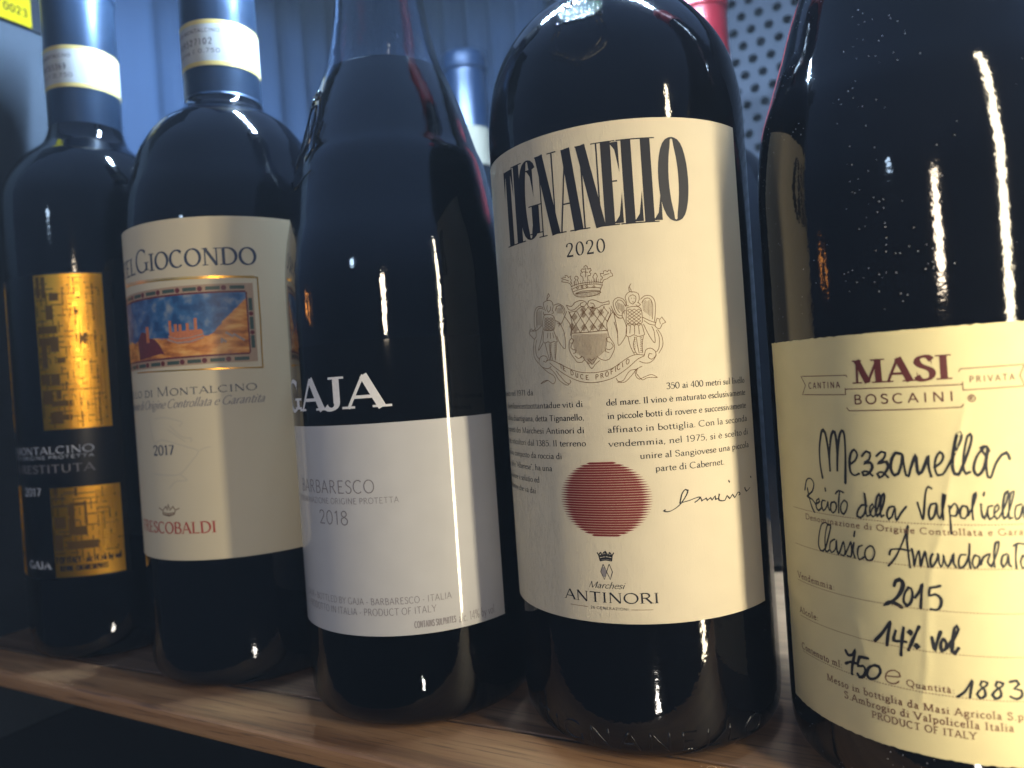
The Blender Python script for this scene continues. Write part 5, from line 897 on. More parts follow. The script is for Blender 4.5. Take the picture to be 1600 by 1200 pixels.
MAZE_LOW = [(-4.89, -2.89, 70.04, 72.94), (-5.13, 0.13, 68.11, 68.9), (-4.18, -3.61, 66.87, 72.14), (3.9, 5.12, 69.18, 72.6), (-0.19, 4.38, 70.7, 71.23), (1.79, 7.44, 65.19, 66.51), (1.32, 3.34, 53.26, 65.36), (7.23, 8.18, 57.49, 66.98), (-5.05, -0.32, 56.22, 60.96), (-5.72, -2.01, 47.02, 53.61), (3.05, 7.68, 52.95, 56.63), (-0.17, 12.01, 47.31, 50.73), (-5.38, 1.72, 64.89, 65.68), (-1.8, 1.63, 52.61, 53.4)]
MOTTO_POS = [(-25.17, 106.37), (-24.17, 105.76), (-23.06, 104.96), (-21.91, 104.41), (-20.5, 103.69), (-19.06, 103.19), (-17.58, 102.87), (-16.27, 102.79), (-14.91, 102.86), (-13.52, 103.08), (-12.14, 103.42), (-10.8, 103.98), (-9.84, 104.47), (-8.97, 104.99), (-7.92, 105.53), (-6.56, 106.3)]
# ------------------------------------------------------------------ bottles
def body_profile(pts, R):
    heel = [(0, 14), (12, 12), (22, 5), (27, 1.2), (R - 9, 0), (R - 5, .5), (R - 2, 2.6), (R - .5, 6), (R, 11)]
    return smooth_profile(heel, 1.0)[:-1] + [(R, 11 + (pts[0][1] - 11) * i / 24) for i in range(24)] + smooth_profile(pts, 1.2)
PROF = {
 'A': [(34.97, 180), (34.95, 190), (34.2, 200), (31.2, 208.5), (26.5, 215.5), (22.0, 219.5), (17.6, 224), (15.2, 230), (14.3, 237), (14.2, 262), (14.1, 292), (14.6, 293), (14.6, 299), (13, 300.5), (10, 300.5)],
 'B': [(40.67, 165), (40.5, 174), (39.4, 184), (37.1, 192), (32.6, 204.5), (26.2, 214), (20.5, 218.5), (16.4, 221.5), (14.6, 226), (14.0, 233), (13.9, 262), (13.8, 296), (14.6, 297), (14.6, 303), (13, 304.5), (10, 304.5)],
 'G': [(38.84, 132), (38.6, 143), (37.6, 153), (35.7, 162.8), (33.0, 179), (30.5, 186), (26.7, 199), (23.9, 207), (20.0, 217), (17.2, 229.5), (15.7, 240), (14.8, 255), (14.4, 285), (15.4, 286), (15.4, 292), (13, 293.5), (10, 293.5)],
 'T': [(39.22, 170), (39.15, 180), (38.3, 188), (36.4, 196), (32.9, 203.3), (27.5, 210.4), (21, 216), (17.6, 221), (15.4, 229), (14.6, 240), (14.4, 290), (15.6, 291), (15.6, 298), (13, 300), (10, 300)],
 'M': [(38.98, 138), (38.8, 150), (37.1, 165), (33.8, 175.6), (30.7, 185), (27.8, 194.3), (24.5, 203.3), (21.6, 215), (18.8, 231), (16.6, 250), (15.2, 270), (14.7, 290), (15.8, 291), (15.8, 298), (13, 300), (10, 300)],
}
LAB = {
 'A': 'black labelled bottle with gold foil maze panels, leftmost of the front row',
 'B': 'bottle with ivory label showing a framed landscape picture, second from the left',
 'G': 'sloping shouldered bottle with white label under a black band, middle of the row',
 'T': 'bottle with tall cream label, tall narrow black title, coat of arms and red disc',
 'M': 'bottle with yellow handwritten label, nearest at the right edge of the photo',
}
BT = {}
for k in 'ABGTM':
    x, y, R = BOT[k]
    t = thing('wine_bottle', LAB[k], 'wine bottle', (x, y, 0.0), 'wine bottles in the front row')
    BT[k] = t
    if k != 'G':
        g = lathe('glass_body', body_profile(PROF[k], R), M['glass_dusty' if k == 'M' else 'glass'], t, 192)
    BT[k + 'g'] = None if k == 'G' else g

# the middle bottle has clear empty neck above the wine: real glass shell, opaque wine inside
def clear_glass():
    mt, nt, b = new_mat('green_black_bottle_glass')
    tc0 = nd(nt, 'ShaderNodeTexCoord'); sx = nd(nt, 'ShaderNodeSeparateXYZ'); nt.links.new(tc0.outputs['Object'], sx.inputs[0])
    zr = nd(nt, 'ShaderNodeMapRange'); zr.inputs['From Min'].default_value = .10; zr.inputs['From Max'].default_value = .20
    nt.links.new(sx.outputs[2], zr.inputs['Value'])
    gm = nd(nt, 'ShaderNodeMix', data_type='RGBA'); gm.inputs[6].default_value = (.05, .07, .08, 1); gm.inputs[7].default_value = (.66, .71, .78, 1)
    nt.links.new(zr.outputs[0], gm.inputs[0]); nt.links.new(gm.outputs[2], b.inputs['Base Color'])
    b.inputs['Roughness'].default_value = .02
    b.inputs['IOR'].default_value = 1.5
    b.inputs['Transmission Weight'].default_value = 1.0
    tc = nd(nt, 'ShaderNodeTexCoord')
    nz = nd(nt, 'ShaderNodeTexNoise'); nz.inputs['Scale'].default_value = 24; nz.inputs['Detail'].default_value = 2
    nt.links.new(tc.outputs['Object'], nz.inputs['Vector'])
    f2 = nd(nt, 'ShaderNodeTexNoise'); f2.inputs['Scale'].default_value = 380
    nt.links.new(tc.outputs['Object'], f2.inputs['Vector'])
    b1 = nd(nt, 'ShaderNodeBump'); b1.inputs['Strength'].default_value = .15; b1.inputs['Distance'].default_value = .0015
    b2 = nd(nt, 'ShaderNodeBump'); b2.inputs['Strength'].default_value = .20; b2.inputs['Distance'].default_value = .0002
    nt.links.new(nz.outputs['Fac'], b1.inputs['Height']); nt.links.new(f2.outputs['Fac'], b2.inputs['Height'])
    nt.links.new(b1.outputs[0], b2.inputs['Normal']); nt.links.new(b2.outputs[0], b.inputs['Normal'])
    return mt
M['clear'] = clear_glass()
M['wine'] = glass_mat('dark_wine', (.0012, .0010, .0022), .001, 0, .08)
outer = body_profile(PROF['G'], 38.84)
inner = [(max(.0, r - 1.6), z) for r, z in outer if z > 9]
shell = outer + [(9.6, 293), (10, 287)] + [p for p in reversed(inner) if p[1] < 286] + [(33, 3.5), (28, 3.2), (22, 7.2), (12, 14), (0.01, 16)]
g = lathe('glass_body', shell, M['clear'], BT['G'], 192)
BT['Gg'] = g
WL = 212.5
wine = [(0.01, 16.5), (12, 14.5), (22, 7.8), (28, 3.9), (33, 4.0)] + [(r - .2, z) for r, z in inner if 9 < z < WL] + [(19.6, WL + .3), (18.8, WL), (12, WL - .3), (.01, WL - .3)]
lathe('wine', wine, M['wine'], BT['G'], 128)

# capsules (foil sleeves) on the necks
def capsule(t, pts, mat):
    return lathe('capsule', smooth_profile(pts, 1.0), mat, t, 96)
capsule(BT['A'], [(14.0, 229.6), (14.75, 229.8), (14.85, 234), (14.8, 262), (14.7, 288), (15.4, 292), (15.4, 301), (13.4, 302.6), (0.01, 302.8)], M['capsule_navy'])
capsule(BT['B'], [(13.8, 224.6), (15.0, 224.8), (14.95, 229), (14.8, 262), (14.6, 292), (15.4, 296), (15.4, 305), (13.4, 306.6), (0.01, 306.8)], M['capsule_navy'])
capsule(BT['G'], [(14.8, 262), (15.2, 262.2), (15.1, 284), (16.0, 286), (16, 294), (14, 295.5), (.01, 295.6)], M['black'])
capsule(BT['T'], [(14.9, 243), (15.4, 243.2), (15.2, 288), (16.2, 290), (16.2, 301), (14, 302.5), (.01, 302.6)], M['capsule_red'])
capsule(BT['M'], [(16.0, 262), (16.3, 262.2), (15.8, 288), (16.6, 290), (16.6, 301), (14, 302.5), (.01, 302.6)], M['capsule_red'])

# government strip seals round the necks of the two left bottles
M['seal_ink'] = simple('seal_ink', (.07, .07, .09), rough=.9, spec=.0)
def neck_seal(key, Rn, h0, h1, lean, txts, cen):
    kk = key + '_neck'
    BOT[kk] = (0, 0, Rn)
    t = BT[key]
    sh = label_sheet('strip_seal', kk, -Rn * 3.0, Rn * 3.0, h0, h1, M['seal'], t, .06, .05, 1.2, 3)
    for a, b in ((h0 + .05, h0 + 1.7), (h1 - 1.7, h1 - .05)):
        p = Print(kk, .09); p.rect(-Rn * 3.0 + .05, Rn * 3.0 - .05, a, b); o = p.obj('gold_edge', M['seal_gold'], sh)
    p = Print(kk, .09)
    for tx, s0, s1, h, cap, sty in txts:
        text(p, tx, sty, 0, s0, len(tx), s1, h, cap)
    p.obj('seal_lettering', M['seal_ink'], sh)
neck_seal('A', 15.0, 246.5, 264.8, 0, [('BRUNELLO DI MONTALCINO', -26, 3.5, 259.5, 1.5, 'sansb'), ('AC04765369', -17, 1.2, 254.2, 2.5, 'sansm'), ('litri ( 0,750', -15, 3.8, 250.8, 1.7, 'sansb')], 0)
neck_seal('B', 15.0, 235.8, 253.8, 0, [('BRUNELLO DI MONTALCINO', -26, 5.5, 248.8, 1.4, 'sansb'), ('AB109527102', -20, 2.4, 244.0, 2.4, 'sansm'), ('qualita ( 0,750', -18, 5.2, 240.8, 1.5, 'sansb')], 0)

# labels -------------------------------------------------------------
SH = {}
SH['T'] = label_sheet('front_label', 'T', -62.5, 32.8, 37.8, 170.1, M['label_T'], BT['T'], .12)
SH['M'] = label_sheet('front_label', 'M', -64.2, 13.6, 15.4, 109.1, M['label_M'], BT['M'], .16, .14, rag=.25)
SH['B'] = label_sheet('front_label', 'B', -78, 44, 47.8, 170.2, M['label_B'], BT['B'], .12)
SH['G'] = label_sheet('front_label', 'G', -76, 34.2, 29.8, 94.1, M['label_G'], BT['G'], .10)
SH['A'] = label_sheet('front_label', 'A', -60, 23.0, 35.4, 161.6, M['label_A_black'], BT['A'], .10)
band = label_sheet('black_band', 'G', -76, 34.0, 94.12, 119.2, M['label_G_black'], BT['G'], .10)

# printed lines grouped per label and name
OFF = {'T': .145, 'M': .19, 'B': .145, 'G': .15, 'A': .13}
groups = {}
for (k, name, tx, sty, i, si, j, sj, h, cap, col, kw) in LINES:
    pr = groups.setdefault((k, name, col), Print(k, OFF[k] + (.05 if k == 'A' and col == 'ink' else 0) + (.01 if k == 'G' and col == 'white' else 0)))
    text(pr, tx, sty, i, si, j, sj, h, cap)
for (k, name, w, col, sm, polys) in STROKES:
    pr = groups.setdefault((k, name, col), Print(k, OFF[k]))
    for pl in polys:
        if len(pl) < 2: continue
        pts = smooth_profile(pl, .5) if sm and len(pl) > 2 else pl
        if name == 'handwriting':
            ph = random.random() * 6
            pr.ribbon(pts, lambda dx, dy, u, w=w, ph=ph: w * (.92 + .16 * math.sin(ph + u * 9)), cap=True)
        elif name == 'signature':
            pr.ribbon(pts, lambda dx, dy, u, w=w: w * (.45 + .75 * abs(dy * .8 - dx * .3)), cap=False)
        else:
            pr.ribbon(pts, lambda dx, dy, u, w=w: w)
# motto on the banner of the coat of arms
pr = groups[('T', 'coat_of_arms', 'bronze')]
motto = 'TE DUCE PROFICIO'

for q, (s_, h_) in enumerate(MOTTO_POS):
    if motto[q] == ' ': continue
    a = MOTTO_POS[max(0, q - 1)]; b = MOTTO_POS[min(len(MOTTO_POS) - 1, q + 1)]
    sl = (b[1] - a[1]) / (b[0] - a[0])
    text(pr, motto[q], 'sansl', 0, s_ - .42, 1, s_ + .42, h_, 1.25, baseline=lambda x, s_=s_, sl=sl: (x - s_) * sl, weight=1.7)
# dotted rules of the form label
pr = groups[('M', 'form_lettering', 'brown')]
for h in (66.7, 57.3, 47.9, 38.7, 29.45):
    s = -57.0
    while s < 10:
        pr.rect(s, s + .34, h - .1, h + .1); s += .62
for key, pr in groups.items():
    k, name, col = key
    par = band if (k == 'G' and col == 'white') else SH[k]
    pr.obj(name, M[col], par)

# red sun disc of tapering stripes
pr = Print('T', .145)
cs, ch, rs, rh = -15.4, 70.9, 12.9, 9.95
nl = 30
for q in range(nl):
    y = ch - rh + (q + .5) * 2 * rh / nl
    hw = rs * math.sqrt(max(0, 1 - ((y - ch) / (rh * 1.02)) ** 2))
    def wf(dx, dy, u): return .56 * min(1, (1 - abs(2 * u - 1)) * 4.5 + .04)
    n_ = 40
    pr.ribbon([(cs - hw + 2 * hw * i / n_, y) for i in range(n_ + 1)], wf)
pr.obj('red_disc', M['wax'], SH['T'])

# picture on the ivory label: plain generic landscape in a patterned border
def pic_mat():
    mt, nt, b = new_mat('painted_landscape')
    b.inputs['Roughness'].default_value = .45
    uv = nd(nt, 'ShaderNodeUVMap'); uv.uv_map = 'UVMap'
    sp = nd(nt, 'ShaderNodeSeparateXYZ'); nt.links.new(uv.outputs[0], sp.inputs[0])
    n1 = nd(nt, 'ShaderNodeTexNoise'); n1.inputs['Scale'].default_value = .22; n1.inputs['Detail'].default_value = 6
    nt.links.new(uv.outputs[0], n1.inputs['Vector'])
    sky = nd(nt, 'ShaderNodeValToRGB'); e = sky.color_ramp.elements
    e[0].position = .38; e[0].color = (.012, .06, .17, 1); e[1].position = .72; e[1].color = (.24, .28, .32, 1)
    k = e.new(.52); k.color = (.03, .12, .28, 1)
    nt.links.new(n1.outputs['Fac'], sky.inputs[0])
    mp = nd(nt, 'ShaderNodeMapping'); mp.inputs['Scale'].default_value = (.16, .42, 1); mp.inputs['Rotation'].default_value = (0, 0, .25)
    nt.links.new(uv.outputs[0], mp.inputs['Vector'])
    n2 = nd(nt, 'ShaderNodeTexNoise'); n2.inputs['Scale'].default_value = .9; n2.inputs['Detail'].default_value = 6
    nt.links.new(mp.outputs[0], n2.inputs['Vector'])
    gr = nd(nt, 'ShaderNodeValToRGB'); e = gr.color_ramp.elements
    e[0].position = .32; e[0].color = (.26, .065, .012, 1); e[1].position = .68; e[1].color = (.80, .42, .11, 1)
    k = e.new(.5); k.color = (.62, .22, .035, 1)
    nt.links.new(n2.outputs['Fac'], gr.inputs[0])
    # horizon line: flat hill in the middle rising steeply at the right
    a = nd(nt, 'ShaderNodeMapRange'); a.inputs['From Min'].default_value = 4; a.inputs['From Max'].default_value = 17
    a.inputs['To Min'].default_value = 0; a.inputs['To Max'].default_value = 12.5
    nt.links.new(sp.outputs[0], a.inputs['Value'])
    nz = nd(nt, 'ShaderNodeMath', operation='MULTIPLY_ADD'); nz.inputs[1].default_value = 3.0; nt.links.new(n2.outputs['Fac'], nz.inputs[0]); nt.links.new(a.outputs[0], nz.inputs[2])
    ad = nd(nt, 'ShaderNodeMath', operation='ADD'); ad.inputs[1].default_value = 126.3; nt.links.new(nz.outputs[0], ad.inputs[0])
    d = nd(nt, 'ShaderNodeMath', operation='SUBTRACT'); nt.links.new(sp.outputs[1], d.inputs[0]); nt.links.new(ad.outputs[0], d.inputs[1])
    ms = nd(nt, 'ShaderNodeMapRange'); ms.inputs['From Min'].default_value = -.25; ms.inputs['From Max'].default_value = .25
    nt.links.new(d.outputs[0], ms.inputs['Value'])
    mx = nd(nt, 'ShaderNodeMix', data_type='RGBA')
    nt.links.new(ms.outputs[0], mx.inputs[0]); nt.links.new(gr.outputs[0], mx.inputs[6]); nt.links.new(sky.outputs[0], mx.inputs[7])
    nt.links.new(mx.outputs[2], b.inputs['Base Color'])
    return mt
M['picture'] = pic_mat()
M['brick'] = simple('painted_terracotta', (.55, .17, .06), rough=.5, noise_amt=.4, scale=1500)
M['crimson'] = simple('painted_crimson', (.13, .018, .022), rough=.5, noise_amt=.5, scale=900)
M['green'] = simple('painted_green', (.045, .075, .055), rough=.5)
M['rose'] = simple('painted_border_tan', (.40, .27, .17), rough=.5)
M['pale'] = simple('painted_pale_stone', (.34, .26, .21), rough=.5, noise_amt=.4, scale=1500)
PX0, PX1, PY0, PY1 = -46.5, 17.2, 120.8, 142.8
pan = label_sheet('picture_panel', 'B', PX0, PX1, PY0, PY1, M['picture'], SH['B'], .15, .02)
def bpart(name, mat, off, fn, parent=None):
    p = Print('B', off); fn(p); return p.obj(name, mat, parent or SH['B'])
def border(p):
    for (a, b, c, d) in ((PX0 - 2.6, PX1 + 2.6, PY1, PY1 + 3.2), (PX0 - 2.6, PX1 + 2.6, PY0 - 3.2, PY0), (PX1, PX1 + 2.6, PY0, PY1), (PX0 - 2.6, PX0, PY0, PY1)):
        p.rect(a, b, c, d)
bpart('picture_border', M['rose'], .150, border)
def greens(p):
    s = PX0 + 1
    while s < PX1 - 3:
        p.rect(s, s + 5.0, PY1 + 1.1, PY1 + 2.4); p.rect(s, s + 5.0, PY0 - 2.6, PY0 - 1.3); s += 8.2
    for h in (122.5, 129.2, 136):
        p.rect(PX1 + .7, PX1 + 2.0, h, h + 4.6)
bpart('border_ornament', M['green'], .165, greens)
def reds(p):
    s = PX0 + 7.2
    while s < PX1:
        p.disc((s, PY1 + 1.7), .95, .95, 12); p.disc((s, PY0 - 1.9), .95, .95, 12); s += 8.2
    for h in (128.1, 134.9): p.disc((PX1 + 1.35, h), .8, .8, 12)
    for (a, b, c, d) in ((PX0, PX1, PY1 - .1, PY1 + .55), (PX0, PX1, PY0 - .55, PY0 + .1), (PX1 - .1, PX1 + .4, PY0, PY1)):
        p.rect(a, b, c, d)
bpart('border_ornament', M['crimson'], .172, reds)
def fort(p):
    p.poly([(-11.5, 126.6), (-7, 125.2), (-1.5, 125.4), (2.2, 127.2), (1.6, 130.2), (-10.8, 129.8)])
    for s, h in ((-10.4, 134), (-8.2, 132.6), (-6.4, 132.4), (-3.6, 132.6), (-.6, 134.2)):
        p.rect(s - .55, s + .55, 129.5, h)
    p.rect(-22.5, -20.8, 127, 132.8)
bpart('picture_fort', M['brick'], .176, fort)
def walls(p):
    p.ribbon([(-12, 127.4), (-8, 125.9), (-3, 125.9), (2, 127.2)], lambda a, b, c: .5)
    p.ribbon([(-11.6, 128.6), (-8, 127.3), (-3, 127.4), (2, 128.4)], lambda a, b, c: .35)
    for q in range(14):
        p.disc((8 + (q * 37 % 80) / 10, 125.2 + (q * 53 % 34) / 10), .5, .5, 6)
bpart('picture_walls', M['pale'], .182, walls)
def mound(p):
    p.poly([(-28, 121), (-15, 122.5), (-13.5, 122), (-15.5, 125.6), (-18, 128), (-21, 128.6), (-23, 130.8), (-25.5, 131.2), (-28.5, 128)])
bpart('picture_mound', M['crimson'], .186, mound)

# gold foil maze panels on the black label
def maze(name, s0, s1, h0, h1, blocks, seed, bars=True, smin=-99):
    sheet = label_sheet(name, 'A', s0, s1, h0, h1, M['gold'], SH['A'], .16, .05)
    if blocks:
        p = Print('A', .178)
        for (a, b, c, d) in blocks: p.rect(a, b, c, d)
        p.obj('dark_maze_print', M['gold_dark'], sheet)
    rl = random.Random(seed + 50)
    p = Print('A', .180)
    g2 = 2.2
    for ix in range(int((s1 - s0) / g2)):
        for iy in range(int((h1 - h0) / g2)):
            s = s0 + .5 + ix * g2; h = h0 + .5 + iy * g2
            r = rl.random()
            if r < .30 and s + 2 * g2 < s1: p.rect(s, s + g2 * rl.choice((1, 1.5, 2)), h, h + .42)
            elif r < .58 and h + 2 * g2 < h1: p.rect(s, s + .42, h, h + g2 * rl.choice((1, 1.5, 2)))
    p.obj('maze_lines', M['gold_dark'], sheet)
    if not bars: return sheet
    rnd = random.Random(seed)
    V_, F_ = [], []
    def bar(a, b, c, d):
        z0, z1 = .16, .34
        base = len(V_)
        k = 1
        e = .10
        for (s, h, o) in ((a, c, z0), (b, c, z0), (b, d, z0), (a, d, z0), (a + e, c + e, z1), (b - e, c + e, z1), (b - e, d - e, z1), (a + e, d - e, z1)):
            V_.append(wrap('A', s, h, o))
        for f in ((4, 5, 6, 7), (0, 1, 5, 4), (1, 2, 6, 5), (2, 3, 7, 6), (3, 0, 4, 7)):
            F_.append(tuple(base + i for i in f))
    g_ = 1.35
    nx, ny = int((s1 - s0) / g_), int((h1 - h0) / g_)
    for ix in range(nx):
        for iy in range(ny):
            s = s0 + .3 + ix * g_; h = h0 + .3 + iy * g_
            r = rnd.random()
            if s < smin: continue
            if r < .30:
                L = rnd.choice((1, 2, 3)) * g_
                if s + L < s1 - .3: bar(s, s + L + .5, h, h + .55)
            elif r < .55:
                L = rnd.choice((1, 2, 3)) * g_
                if h + L < h1 - .3: bar(s, s + .55, h, h + L + .5)
            elif r < .62 and s + 2 * g_ < s1 - .3 and h + 2 * g_ < h1 - .3:
                bar(s, s + 1.9, h, h + 1.9)
    from_py('raised_maze', V_, F_, M['gold'], sheet)

    return sheet
maze('gold_panel', -6.9, 19.7, 97.0, 160.9, MAZE_TOP, 3, True, 3.5)
maze('gold_panel', -6.2, 20.9, 43.1, 72.9, MAZE_LOW, 5, True, 10.5)
label_sheet('gold_footer', 'A', -6.2, 20.9, 36.05, 43.05, M['gold'], SH['A'], .16, .05)
maze('gold_panel', -48, -31.5, 97.0, 160.9, [], 7)
maze('gold_panel', -40, -27.2, 36.1, 74, [(-39, -30, 40, 70)], 9)

# raised glass: name round the heel and crest on the shoulder of the cream-labelled bottle
def tubes(name, key, lines, rad_mm, prof, parent, mat, seg=6):
    """lines are lists of (angle deg, arc position along the profile in mm); half-sunk round beads of glass"""
    V_, F_ = [], []
    dist = [0]
    for a, b in zip(prof, prof[1:]): dist.append(dist[-1] + math.dist(a, b))
    def at(d):
        d = max(0.001, min(dist[-1] - .001, d))
        for i in range(len(prof) - 1):
            if dist[i + 1] >= d:
                t = (d - dist[i]) / max(1e-9, dist[i + 1] - dist[i]); a, b = prof[i], prof[i + 1]
                r = a[0] + (b[0] - a[0]) * t; z = a[1] + (b[1] - a[1]) * t
                tx, tz = b[0] - a[0], b[1] - a[1]; l = math.hypot(tx, tz) or 1
                return r, z, tz / l, -tx / l
        return prof[-1][0], prof[-1][1], 0, 1
    for ln in lines:
        base = len(V_)
        pts = []
        for ang, d in ln:
            r, z, nr, nz = at(d); a = rad(ang)
            pts.append((Vector((r * math.sin(a), -r * math.cos(a), z)), Vector((nr * math.sin(a), -nr * math.cos(a), nz))))
        n = len(pts)
        for i, (p_, nn) in enumerate(pts):
            t_ = (pts[min(n - 1, i + 1)][0] - pts[max(0, i - 1)][0]).normalized()
            sd = t_.cross(nn).normalized()
            e = .55 if i in (0, n - 1) else 1
            for k in range(seg + 1):
                q = math.pi * k / seg
                V_.append((p_ + sd * (rad_mm * e * math.cos(q)) + nn * (rad_mm * .75 * e * math.sin(q) - .03)) / 1000)
        for i in range(n - 1):
            for k in range(seg):
                a = base + i * (seg + 1) + k
                F_.append((a, a + 1, a + seg + 2, a + seg + 1))
        for i in (0, n - 1):
            F_.append(tuple(base + i * (seg + 1) + k for k in range(seg + 1)))
    return from_py(name, V_, F_, mat, parent, True)
proT = body_profile(PROF['T'], 39.22)
dT = [0]
for a, b in zip(proT, proT[1:]): dT.append(dT[-1] + math.dist(a, b))
def d_at_z(z, after=0.0, prof=proT, dd=dT):
    for i in range(len(prof)):
        if prof[i][1] >= z and i > 12 and prof[i][0] > 5 and dd[i] > 30: return dd[i]
    return dd[-1]
def emboss_text(txt, key, a0, a1, d0, cap, prof, name):
    st = STYLE['emboss']; xs = glyph_layout(txt, st); w = xs[-1][0]
    L = []
    for q, chh in enumerate(txt):
        for stroke in G[chh][1]:
            fl, pts = parse(stroke)
            pts = resample(pts, .22)
            L.append([(a0 + (a1 - a0) * (xs[q][0] + p[0]) / w, d0 + p[1] * cap) for p in pts])
    return tubes(name, key, L, .42, prof, BT[key], M['glass'])
emboss_text('TIGNANELLO', 'T', -66, 42, d_at_z(3.0), 5.6, proT, 'heel_lettering')
L = []
c0 = d_at_z(198.5)
def ring(a, d, ra, rd, k=10, s=0, e=360):
    return [(a + ra * math.cos(rad(s + (e - s) * i / k)), d + rd * math.sin(rad(s + (e - s) * i / k))) for i in range(k + 1)]
AC = -21.0
for row in range(5):
    for q in range(6 - (row % 2)):
        L.append(ring(AC + (q - 2.5 + .5 * (row % 2)) * 6.2, c0 + 1.5 + row * 2.0, 2.1, .8, 8))
for s in (-1, 1):
    L.append([(AC + s * 16, c0 - 1), (AC + s * 20, c0 - 4), (AC + s * 21, c0 - 7), (AC + s * 17, c0 - 10), (AC + s * 11, c0 - 11.5), (AC + s * 4, c0 - 12.5), (AC, c0 - 14)])
    L.append([(AC + s * 13, c0 - 1), (AC + s * 16, c0 - 4), (AC + s * 16, c0 - 7), (AC + s * 12, c0 - 9), (AC + s * 6, c0 - 10)])
    for q in range(4): L.append(ring(AC + s * (4 + q * 4.2), c0 - 11.2 + q * 1.0, 1.5, .9, 8, 160, 380))
L.append([(AC - 3, c0 - 13), (AC, c0 - 11), (AC + 3, c0 - 13)])
L.append([(AC - 17 + i * 3.4, c0 + 11 + .4 * math.sin(i)) for i in range(11)])
L = [[(AC + (a_ - AC) * .62, d_) for a_, d_ in ln] for ln in L]
tubes('shoulder_crest', 'T', L, .28, proT, BT['T'], M['glass'])
# raised arms on the shoulder of the middle bottle
proG = body_profile(PROF['G'], 38.84); dG = [0]
for a, b in zip(proG, proG[1:]): dG.append(dG[-1] + math.dist(a, b))
cg = d_at_z(190, 0, proG, dG)
L = []
AG = -62
for s in (-1, 1):
    L.append([(AG + s * 12, cg + 9), (AG + s * 14, cg + 3), (AG + s * 12, cg - 4), (AG + s * 6, cg - 9), (AG, cg - 12)])
    L.append([(AG + s * 15, cg + 11), (AG + s * 20, cg + 5), (AG + s * 18, cg - 2), (AG + s * 21, cg - 8), (AG + s * 15, cg - 12)])
    L.append([(AG + s * 16, cg + 2), (AG + s * 24, cg + 1), (AG + s * 22, cg - 5)])
L.append([(AG - 12, cg + 9), (AG, cg + 10), (AG + 12, cg + 9)])
L.append([(AG - 13, cg - 1), (AG + 13, cg - 1)]); L.append([(AG, cg + 10), (AG, cg - 12)])
for q in range(5): L.append(ring(AG - 10 + q * 5, cg + 13 + (q % 2), 1.7, 1.2, 8))
L.append([(AG - 22, cg - 16), (AG - 8, cg - 19), (AG + 8, cg - 19), (AG + 22, cg - 16)])
tubes('shoulder_arms', 'G', L, .75, proG, BT['G'], M['glass'])

# ------------------------------------------------------------------ second row bottles behind
M['seal_dim'] = paper_mat('dimmed_cream_paper', (.16, .145, .11))  # cream seal paper darkened to offset the strong strip light on it
def back_bottle(x, y, R, lab, prof, cap_prof, capm, strip=None):
    t = thing('wine_bottle', lab, 'wine bottle', (x, y, 0), 'wine bottles standing behind the front row')
    lathe('glass_body', body_profile(prof, R), M['glass'], t, 96)
    lathe('capsule', smooth_profile(cap_prof, 1.0), capm, t, 64)
    if strip:
        kk = 'bk%d' % len(BOT); BOT[kk] = (0, 0, strip[0])
        label_sheet('strip_seal', kk, -strip[0] * 3, strip[0] * 3, strip[1], strip[2], M['seal_dim'], t, .08, .06, 2, 3)
    return t
pb = [(p[0] * 37.5 / 40.5, p[1]) for p in PROF['B']]
back_bottle(.1160, .392, 37.5, 'dark bottle with a red capsule, behind the right shoulder of the cream labelled bottle', pb,
            [(13.2, 226), (14.4, 226.3), (14.3, 262), (14.1, 292), (14.9, 296), (14.9, 305), (13, 306.6), (.01, 306.8)], M['capsule_red'])
pb2 = [(37, 190), (37, 205), (35.5, 216), (31, 228), (24, 238), (18.5, 244), (15, 250), (14.4, 262), (14.2, 300), (14.2, 321), (15, 322), (15, 328), (13, 329), (10, 329)]
back_bottle(-.0178, .500, 37.0, 'dark bottle with a bright blue capsule, seen far behind between the two middle bottles', pb2,
            [(14.4, 272), (14.7, 272.2), (14.7, 300), (14.6, 317), (15.6, 319), (16.0, 320.2), (15.6, 321.6), (15.5, 329), (13.4, 330.6), (.01, 330.8)], M['capsule_blue'], (15.0, 252.5, 278))

# ------------------------------------------------------------------ display unit: boards, panels
unit = thing('display_shelf', 'wooden shelf unit with slate side panel and perforated steel back, under the bottles', 'shelf', (0, 0, 0))
def board(name, quad, z0, z1, mat, bev=.0016, u_align=True):
    """quad in (u, n) corners; object is rotated so that its X axis runs along the shelf"""
    bm = bmesh.new()
    lo = [bm.verts.new((u, n, z0)) for u, n in quad]; hi = [bm.verts.new((u, n, z1)) for u, n in quad]
    bm.faces.new(lo[::-1]); bm.faces.new(hi)
    for i in range(4):
        j = (i + 1) % 4
        bm.faces.new((lo[i], lo[j], hi[j], hi[i]))
    bmesh.ops.recalc_face_normals(bm, faces=bm.faces)
    if bev: bmesh.ops.bevel(bm, geom=bm.edges[:], offset=bev, segments=3, affect='EDGES', profile=.5)
    me = bpy.data.meshes.new(name); bm.to_mesh(me); bm.free()
    o = link(name, me, mat, unit); o.rotation_euler = (0, 0, -rad(27.5))
    for p_ in me.polygons: p_.use_smooth = False
    return o
j0, j1 = .1765, .2045          # board joint distance at the two ends
board('plank', [(-.381, .1605), (.36, .1555), (.36, j1), (-.381, j0)], -.0075, 0, M['wood_front'], .0022)
board('rear_board', [(-.381, j0 + .0008), (.36, j1 + .0008), (.36, .498), (-.381, .498)], -.006, -.0006, M['wood_rear'], .0005)
board('side_panel', [(-.387, .13), (-.3815, .13), (-.3815, .505), (-.387, .505)], -.048, .50, M['panel'], 0)
